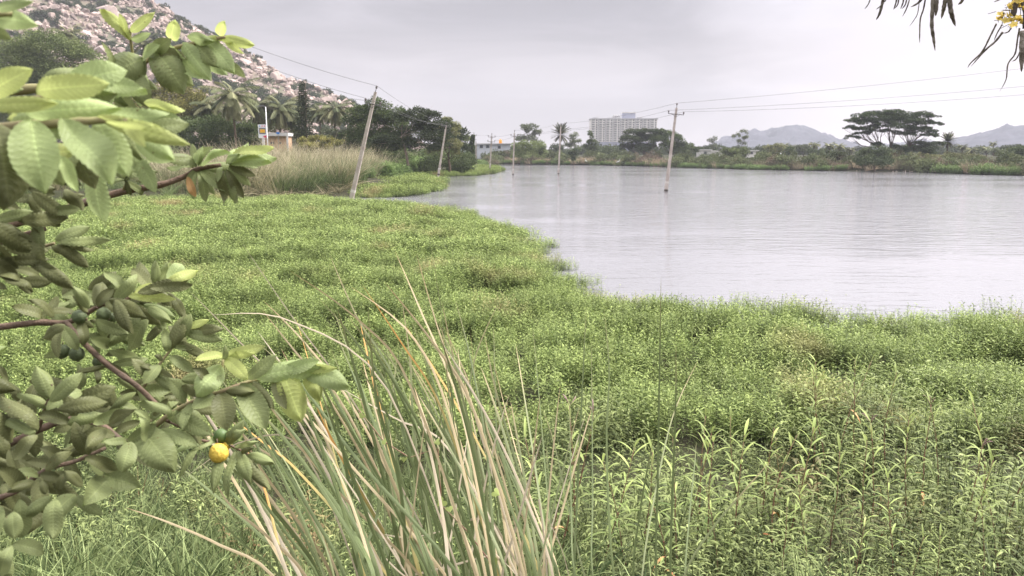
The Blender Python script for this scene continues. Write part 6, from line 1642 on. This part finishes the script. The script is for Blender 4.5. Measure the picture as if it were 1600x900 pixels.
# G: twig with big ribbed leaves in the middle
bG, Q = branch([(225, 604, 1.06), (245, 575, 1.05), (268, 545, 1.05), (285, 528, 1.04), (296, 505, 1.04)], .003, .0018, 'g')
Gl = [(284, 528, 298, 490, 'm', .50, 10), (268, 546, 290, 492, 'd', .44, 0), (262, 550, 257, 512, 'm', .42, 0), (255, 562, 243, 555, 'd', .6, 10), (250, 570, 224, 600, 'm', .60, 0), (272, 542, 303, 545, 'm', .3, 20), (266, 556, 305, 582, 'm', .42, 10), (246, 578, 218, 572, 'd', .5, 20),
      (290, 518, 350, 514, 'd', .36, 10), (288, 520, 348, 532, 'm', .36, 20), (292, 512, 326, 500, 'y', .4, 20), (280, 535, 322, 560, 'd', .36, 20), (240, 585, 280, 610, 'm', .4, 20), (235, 592, 205, 560, 'd', .5, 10), (245, 580, 270, 592, 'd', .6, 20)]
for a, b, c, d, tn, w, rl in Gl: lf(bG, a, b, c, d, 1.04, tn, w, rl, dt=-.01, bow=.1)
# H: bright shoots over the reeds
bH, Q = branch([(215, 690, 1.0), (262, 650, .97), (300, 628, .95), (345, 612, .93), (390, 596, .94), (430, 588, .945), (462, 584, .95)], .005, .0025, 'g')
bH2, Q = branch([(330, 616, .94), (342, 590, .94), (349, 562, .94)], .003, .002, 'g')
Hl = [(bH2, 350, 558, 304, 563, 'y', .42, 15), (bH2, 352, 560, 387, 592, 'y', .52, 5), (bH2, 346, 570, 307, 618, 'b', .74, 0), (bH2, 352, 555, 414, 541, 'y', .34, 20), (bH2, 354, 556, 398, 552, 'y', .34, 25), (bH2, 350, 562, 352, 540, 'm', .4, 30), (bH2, 345, 585, 330, 605, 'm', .5, 40),
      (bH, 385, 592, 432, 555, 'm', .42, 25), (bH, 398, 590, 512, 570, 'b', .34, 10), (bH, 435, 582, 500, 562, 'b', .36, 20), (bH, 440, 582, 470, 655, 'y', .62, 0), (bH, 480, 577, 500, 622, 'y', .58, -5), (bH, 470, 575, 545, 603, 'b', .52, 0), (bH, 466, 575, 528, 575, 'y', .30, 25),
      (bH, 375, 600, 416, 672, 'm', .54, 0), (bH, 430, 590, 448, 640, 'd', .4, 20), (bH, 350, 612, 395, 612, 'd', .45, 20), (bH, 345, 614, 355, 674, 'd', .66, 5), (bH, 336, 618, 300, 640, 'm', .7, 10), (bH, 395, 596, 425, 640, 'd', .4, 30), (bH, 500, 580, 512, 572, 'b', .4, 20),
      (bH, 330, 600, 300, 575, 'd', .5, 10), (bH, 290, 630, 262, 590, 'm', .45, 10), (bH, 300, 630, 285, 672, 'm', .45, 20), (bH, 270, 650, 225, 625, 'm', .42, 20), (bH, 275, 648, 330, 680, 'm', .5, 20), (bH, 320, 622, 290, 600, 'd', .5, 20), (bH, 352, 640, 372, 660, 'd', .5, 20)]
for bi, a, b, c, d, tn, w, rl in Hl: lf(bi, a, b, c, d, .93, tn, w, rl, dt=-.015, bow=.10)
# I: dense dark lower mass
bI, Q = branch([J0, (-320, 800, 1.5), (-100, 740, 1.25), (0, 700, 1.12), (60, 672, 1.05), (110, 655, 1.0), (160, 665, .97), (200, 690, .95), (235, 655, .95)], .011, .003, back=.06)
bI2, Q2 = branch([(60, 672, 1.05), (70, 640, 1.0), (78, 620, .98), (80, 600, .97)], .004, .002)
bI3, Q3 = branch([PD(-100, 740, 1.25), (-40, 780, 1.1), (20, 770, 1.04), (70, 735, 1.0), (120, 720, .99), (165, 700, .98)], .007, .0025, back=0.0)
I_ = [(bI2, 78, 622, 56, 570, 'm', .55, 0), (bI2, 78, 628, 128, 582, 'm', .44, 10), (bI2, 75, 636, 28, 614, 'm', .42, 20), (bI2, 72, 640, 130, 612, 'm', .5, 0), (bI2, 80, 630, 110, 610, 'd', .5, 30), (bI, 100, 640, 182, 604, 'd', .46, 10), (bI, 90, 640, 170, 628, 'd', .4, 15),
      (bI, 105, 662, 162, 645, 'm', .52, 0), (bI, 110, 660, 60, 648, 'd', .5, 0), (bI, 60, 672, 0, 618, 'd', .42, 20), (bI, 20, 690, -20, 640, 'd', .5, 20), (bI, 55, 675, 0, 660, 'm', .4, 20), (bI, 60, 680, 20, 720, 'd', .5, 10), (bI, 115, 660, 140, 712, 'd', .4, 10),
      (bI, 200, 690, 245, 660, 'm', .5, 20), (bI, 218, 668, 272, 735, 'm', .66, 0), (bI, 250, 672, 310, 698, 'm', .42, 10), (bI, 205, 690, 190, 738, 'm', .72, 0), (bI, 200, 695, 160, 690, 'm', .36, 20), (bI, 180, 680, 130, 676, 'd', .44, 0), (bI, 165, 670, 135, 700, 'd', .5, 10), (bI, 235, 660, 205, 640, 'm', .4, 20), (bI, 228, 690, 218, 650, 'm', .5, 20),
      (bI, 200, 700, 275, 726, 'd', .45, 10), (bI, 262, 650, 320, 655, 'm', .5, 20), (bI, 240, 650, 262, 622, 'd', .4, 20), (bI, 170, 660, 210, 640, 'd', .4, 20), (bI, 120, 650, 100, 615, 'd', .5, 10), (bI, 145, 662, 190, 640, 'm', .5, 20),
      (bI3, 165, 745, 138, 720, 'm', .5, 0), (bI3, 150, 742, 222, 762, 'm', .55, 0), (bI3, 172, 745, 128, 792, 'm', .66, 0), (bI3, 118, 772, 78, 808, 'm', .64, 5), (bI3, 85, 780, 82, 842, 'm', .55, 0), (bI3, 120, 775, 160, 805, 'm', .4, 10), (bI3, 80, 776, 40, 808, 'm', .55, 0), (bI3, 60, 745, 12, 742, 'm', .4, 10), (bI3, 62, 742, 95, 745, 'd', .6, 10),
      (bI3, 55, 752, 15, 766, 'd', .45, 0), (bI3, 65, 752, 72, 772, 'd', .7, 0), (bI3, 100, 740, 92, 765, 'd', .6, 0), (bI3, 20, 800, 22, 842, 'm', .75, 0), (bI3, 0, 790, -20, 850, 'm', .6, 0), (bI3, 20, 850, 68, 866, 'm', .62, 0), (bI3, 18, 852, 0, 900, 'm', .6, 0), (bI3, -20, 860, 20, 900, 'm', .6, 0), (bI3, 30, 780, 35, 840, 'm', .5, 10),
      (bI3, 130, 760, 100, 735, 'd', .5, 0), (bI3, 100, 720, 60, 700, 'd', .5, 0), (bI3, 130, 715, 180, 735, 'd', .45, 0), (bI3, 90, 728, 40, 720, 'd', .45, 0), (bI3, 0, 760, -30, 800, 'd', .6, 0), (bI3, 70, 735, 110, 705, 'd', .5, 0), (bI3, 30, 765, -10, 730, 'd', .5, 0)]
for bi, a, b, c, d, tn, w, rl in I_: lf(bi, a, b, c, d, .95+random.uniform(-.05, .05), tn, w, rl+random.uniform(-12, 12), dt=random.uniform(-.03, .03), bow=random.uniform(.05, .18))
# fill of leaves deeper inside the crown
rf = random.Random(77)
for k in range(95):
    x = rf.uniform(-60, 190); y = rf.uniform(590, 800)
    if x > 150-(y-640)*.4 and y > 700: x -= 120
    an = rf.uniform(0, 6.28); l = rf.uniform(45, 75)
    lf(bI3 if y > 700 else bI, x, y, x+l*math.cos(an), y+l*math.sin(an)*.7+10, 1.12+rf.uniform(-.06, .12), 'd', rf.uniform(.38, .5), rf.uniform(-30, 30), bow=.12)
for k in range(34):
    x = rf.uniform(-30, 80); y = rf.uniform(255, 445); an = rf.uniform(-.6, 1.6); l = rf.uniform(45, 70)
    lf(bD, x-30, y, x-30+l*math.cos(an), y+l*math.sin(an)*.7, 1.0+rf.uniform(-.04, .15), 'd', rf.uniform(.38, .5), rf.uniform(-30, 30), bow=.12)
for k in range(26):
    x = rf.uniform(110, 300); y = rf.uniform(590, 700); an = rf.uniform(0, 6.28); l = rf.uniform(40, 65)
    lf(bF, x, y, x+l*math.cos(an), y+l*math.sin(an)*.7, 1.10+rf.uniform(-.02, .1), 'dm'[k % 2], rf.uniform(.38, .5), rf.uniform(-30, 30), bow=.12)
rb = random.Random(12)
for k in range(34):
    x = rb.uniform(-30, 215); y = rb.uniform(120, 215) if k % 3 else rb.uniform(205, 262)
    if y < 150 and x > 150: x -= 90
    an = rb.uniform(-.5, 1.9) if y > 170 else rb.uniform(-.7, .7); l = rb.uniform(70, 110)
    lf(bB, x, y, x+l*math.cos(an), y+l*math.sin(an)*.85, .62+rb.uniform(-.02, .14), 'bmbymmb'[k % 7], rb.uniform(.34, .58), rb.uniform(-35, 35), bow=.12)
for k in range(16):
    x = rb.uniform(160, 330); y = 128-(x-160)*.38+rb.uniform(-14, 14); an = rb.uniform(.1, 1.7); l = rb.uniform(42, 66)
    lf(bA, x, y, x+l*math.cos(an), y+l*math.sin(an), 1.0+rb.uniform(0, .06), 'bmb'[k % 3], rb.uniform(.4, .6), rb.uniform(-35, 35), bow=.14)
for k in range(40):
    x = rb.uniform(80, 270); y = rb.uniform(450, 560)
    if x > 180 and y > 520: y -= 60
    an = rb.uniform(0, 6.28); l = rb.uniform(40, 62)
    lf(bB, x, y, x+l*math.cos(an), y+l*math.sin(an)*.75, 1.16+rb.uniform(0, .08), 'dm'[k % 2], rb.uniform(.38, .5), rb.uniform(-30, 30), bow=.12)
for k in range(150):
    # leaves along the limbs beyond the left edge of the picture
    ro = random.Random(900+k); q = k % 6
    x = ro.uniform(-330, -60); y0 = (170, 225, 410, 540, 760, 480)[q]+ro.uniform(-40, 40); d_ = 1.2+ro.uniform(-.12, .25)
    an = ro.uniform(-.9, 2.2); l = ro.uniform(50, 80)
    lf((bA, bB, bD, bE, bI, bC)[q], x, y0, x+l*math.cos(an), y0+l*math.sin(an)*.8, d_, 'mdmbdm'[q], ro.uniform(.4, .52), ro.uniform(-35, 35), bow=.12)
# J: twig with drooping leaves round the yellow fruit
bJ, Q = branch([(255, 655, 1.05), (285, 668, 1.1), (315, 688, 1.15), (345, 690, 1.18), (372, 702, 1.18), (392, 712, 1.18)], .004, .0022)
Jl = [(350, 700, 332, 770, 'm', .26, 10), (368, 705, 356, 780, 'm', .24, 20), (372, 704, 392, 755, 'm', .42, 5), (385, 712, 426, 722, 'm', .46, 0), (380, 712, 420, 765, 'd', .30, 20), (392, 715, 412, 760, 'd', .3, 20), (355, 695, 380, 658, 'm', .44, 10), (345, 690, 382, 672, 'm', .5, 25), (330, 690, 272, 706, 'b', .30, 30),
      (318, 690, 280, 745, 'm', .20, 10), (365, 700, 402, 690, 'm', .3, 20), (338, 686, 300, 704, 'm', .34, 20), (378, 708, 392, 700, 'd', .4, 10)]
for a, b, c, d, tn, w, rl in Jl: lf(bJ, a, b, c, d, 1.17, tn, w, rl, dt=-.02, bow=.16)

# put the leaves down: the hundred that show largest each on their own, the rest as one foliage part per branch
leaf_jobs.sort(key=lambda j: -j[5])
O = np.array(origin['guava_tree'])
for j in leaf_jobs[:100]:
    bi, V, F, uvw, tn, ar = j
    o = link('leaf', mesh_np('leaf', V-O, F, True, {'uvw': uvw}), GM[tn], branches[bi])
    if tn == 'o': o['label'] = 'withered orange leaf'
rest = leaf_jobs[100:]
Vs, Fs, Us, Ms = [], [], [], []; n = 0
tl_ = list(GM)
for bi, V, F, uvw, tn, ar in rest:
    Vs.append(V-O); Fs.append(F+n); Us.append(uvw); Ms += [tl_.index(tn)]*len(F); n += len(V)
me = mesh_np('foliage', np.concatenate(Vs), np.concatenate(Fs), True, {'uvw': np.concatenate(Us)})
for t in tl_: me.materials.append(GM[t])
me.polygons.foreach_set('material_index', np.array(Ms, dtype=np.int32))
o = link('foliage', me, None, guava); tag(o, kind='stuff')
# fruit
FR = {'g': plain('green_fruit', (.08, .105, .05), .5, .3, .3, 30, c2=(.12, .15, .07), bump=.2, bscale=200), 'y': plain('yellow_fruit', (.80, .58, .10), .5, .4, .2, 25, c2=(.72, .47, .07), bump=.25, bscale=160), 'G': plain('ripening_fruit', (.12, .19, .06), .5, .4, .3, 30)}
def fruit(bi, px, py, d, rad, k, ax=(0, 0, -1)):
    c = PD(px, py, d); a = Vector(ax).normalized(); mb = MB()
    pr = [(-1.0, .02), (-.98, .22), (-.85, .56), (-.5, .88), (-.05, 1.0), (.4, .93), (.75, .70), (.93, .38), (.98, .16)]
    mb.tube([c+a*(z*rad*1.02) for z, q in pr], [q*rad*(1.0) for z, q in pr], 18)
    f = part('fruit', mb, FR[k], branches[bi], True)
    if k == 'y': f['label'] = 'ripe yellow guava'
    mb = MB(); e = c+a*rad*.98
    mb.tube([e-a*rad*.05, e+a*rad*.12], [rad*.16, rad*.22], 6); mb.tube([c-a*rad*.98, c-a*rad*1.5], [rad*.08, rad*.07], 5)
    # the calyx goes with its fruit inside the same part family
    part('calyx', mb, GB, branches[bi], True)
fruit(bE, 124, 495, 1.09, .0088, 'g', (.8, 0, -.3)); fruit(bE, 162, 491, 1.10, .0088, 'g', (.5, .2, -.7)); fruit(bE, 174, 497, 1.12, .007, 'g'); fruit(bE, 97, 549, 1.11, .0090, 'g', (-.2, 0, -1)); fruit(bE, 120, 553, 1.10, .0092, 'g', (.1, 0, -1)); fruit(bE, 152, 566, 1.10, .006, 'g')
fruit(bJ, 342, 708, 1.16, .0136, 'y', (.2, -.3, -1)); fruit(bJ, 350, 691, 1.19, .0122, 'y', (.3, 0, -1)); fruit(bJ, 345, 681, 1.17, .0102, 'G', (.2, -.2, -1))

# ------------------------------------------------------------------ hanging pods and yellow flowers, upper right
PODM = plain('pod_skin', (.42, .38, .34), .8, .2, .5, 40, c2=(.12, .10, .085), bump=.4, bscale=60)
TW = plain('grey_twig', (.22, .20, .21), .8, .2, .3, 30, c2=(.12, .11, .12))
FL = foliage('yellow_petal', (.78, .58, .12), (.85, .70, .25), .3, .6)
pods = empty('flowering_tree', PD(1560, -420, 2.6), 'overhanging branch ends with long dry seed pods and yellow flowers at upper right', 'tree')
def pod(pts, r0, d, nm='pod', m=None):
    P3 = [PD(a, b, d+.01*i) for i, (a, b) in enumerate(pts)]; n = len(P3); mb = MB()
    Q = [P3[0].lerp(P3[1], .0)]
    for i in range(n-1):
        p0 = P3[max(i-1, 0)]; p1 = P3[i]; p2 = P3[i+1]; p3 = P3[min(i+2, n-1)]
        for u in (.2, .4, .6, .8, 1.0):
            Q.append(.5*((2*p1)+(p2-p0)*u+(2*p0-5*p1+4*p2-p3)*u*u+(-p0+3*p1-3*p2+p3)*u**3))
    k = len(Q)
    rad = [max(r0*(1-(i/(k-1))**5)*(1+.13*math.sin(i*2.1)), r0*.12) for i in range(k)]
    mb.tube(Q, rad, 8); return part(nm, mb, m or PODM, pods, True)
def bro(pts, r0, r1, d, nm='branch'):
    P3 = [PD(a, b, d) for a, b in pts]; mb = MB(); mb.tube(P3, [r0+(r1-r0)*i/(len(P3)-1) for i in range(len(P3))], 7); return part(nm, mb, TW, pods, True)
D_ = 2.6
bro([(1560, -420), (1500, -200), (1450, -90), (1400, -30)], .02, .006, D_); bro([(1500, -200), (1560, -110), (1590, -30), (1584, 20), (1582, 26)], .012, .006, D_); bro([(1450, -90), (1470, -50), (1478, -18)], .007, .004, D_); bro([(1590, -30), (1602, 20), (1600, 45)], .007, .004, D_)
bro([(1400, -30), (1385, -12), (1380, -6)], .004, .002, D_, 'twig'); bro([(1450, -90), (1420, -40), (1412, -8)], .004, .002, D_, 'twig')
for pts, r in [([(1382, -12), (1378, 8), (1374, 22), (1369, 31)], .0042), ([(1362, -8), (1357, 6), (1351, 14)], .0018), ([(1381, 5), (1375, 10), (1369, 15)], .0018), ([(1388, -8), (1384, 0), (1381, 4)], .0020), ([(1402, -10), (1400, 4), (1396, 15)], .0022), ([(1405, -10), (1403, 6), (1397, 14)], .0020),
               ([(1413, -10), (1411, 4), (1407, 14)], .0022), ([(1418, -10), (1415, 6), (1409, 14)], .0020), ([(1423, -8), (1417, 12), (1410, 26)], .0020), ([(1445, -6), (1434, 5), (1423, 11)], .0032),
               ([(1437, -6), (1434, 20), (1427, 33), (1421, 41)], .0012), ([(1447, -8), (1443, 14), (1438, 30), (1437, 55), (1437, 67)], .0022), ([(1458, -12), (1457, 12), (1456, 40), (1459, 62), (1461, 79)], .0052), ([(1463, -10), (1463, 8), (1462, 25)], .0062),
               ([(1480, -12), (1476, 6), (1474, 16), (1471, 29)], .0060), ([(1483, -12), (1485, 12), (1488, 26), (1493, 41)], .0068), ([(1504, -6), (1503, 2), (1497, 7)], .0042), ([(1557, 37), (1548, 55), (1535, 80), (1517, 98), (1512, 106)], .0024), ([(1567, 50), (1555, 65), (1540, 78), (1517, 104)], .0030),
               ([(1566, 38), (1558, 52), (1553, 64)], .0018), ([(1580, 44), (1575, 50), (1567, 52)], .0020), ([(1593, 44), (1590, 60), (1586, 84), (1575, 100), (1572, 124), (1562, 143)], .0022), ([(1594, 80), (1588, 92), (1581, 96)], .0018), ([(1598, 48), (1597, 80), (1596, 112)], .0074), ([(1565, -2), (1558, 1), (1553, 3)], .0018), ([(1578, 16), (1571, 16), (1565, 16)], .0016)]:
    pod(pts, r, D_)
def flower(px, py, d, s, seed):
    r = np.random.default_rng(seed); c = PD(px, py, d); mb = MB()
    n = 5; az = np.arange(n)*1.257+r.random(); tilt = Matrix.Rotation(r.uniform(-1.0, 1.0), 3, 'X') @ Matrix.Rotation(r.uniform(-1, 1), 3, 'Y')
    dd = np.array([tuple(tilt @ Vector((math.cos(a), math.sin(a), .5))) for a in az])
    V, F, A, T = ribbons(np.tile(np.array(c), (n, 1)), dd, np.tile(np.array(tuple(tilt @ Vector((0, 0, 1)))), (n, 1)), s, s*.75, segs=4, prof=np.array([.25, .75, 1, .85, .3]), cols=3, fold=.4)
    return V, F, A, T
fl = [(1583, 6), (1592, 2), (1588, 10), (1597, 8), (1575, 12), (1560, 32), (1566, 28), (1573, 26), (1571, 34), (1582, 33), (1590, 30), (1594, 34), (1584, 40), (1577, 24), (1598, 38), (1563, 24), (1601, 2), (1604, 14), (1608, 30)]
for i, (a, b) in enumerate(fl):
    V, F, A, T = flower(a, b, D_-.02+.01*(i % 4), .013, i)
    link('flower', mesh_np('flower', V-np.array(origin[pods.name]), F, True, {'rnd': A}), FL, pods)
r = np.random.default_rng(5); mb = MB()
for k in range(60):
    i = k % len(fl); c = PD(fl[i][0]+r.normal()*5, fl[i][1]+r.normal()*5, D_); e = c+Vector(r.normal(size=3)*.012)
    mb.tube([c, e], .0008, 4)
part('flower_stalks', mb, TW, pods)
# its trunk stands to the right of the camera, outside the picture
mb = MB(); f = Vector((3.4, 1.2, ground_z(3.4, 1.2))); mb.tube([f-Vector((0, 0, .2)), f+Vector((.05, 0, 1.5)), f+Vector((-.2, .2, 3.2)), Vector(origin[pods.name])], [.11, .09, .06, .02], 10); part('trunk', mb, TW, pods, True)
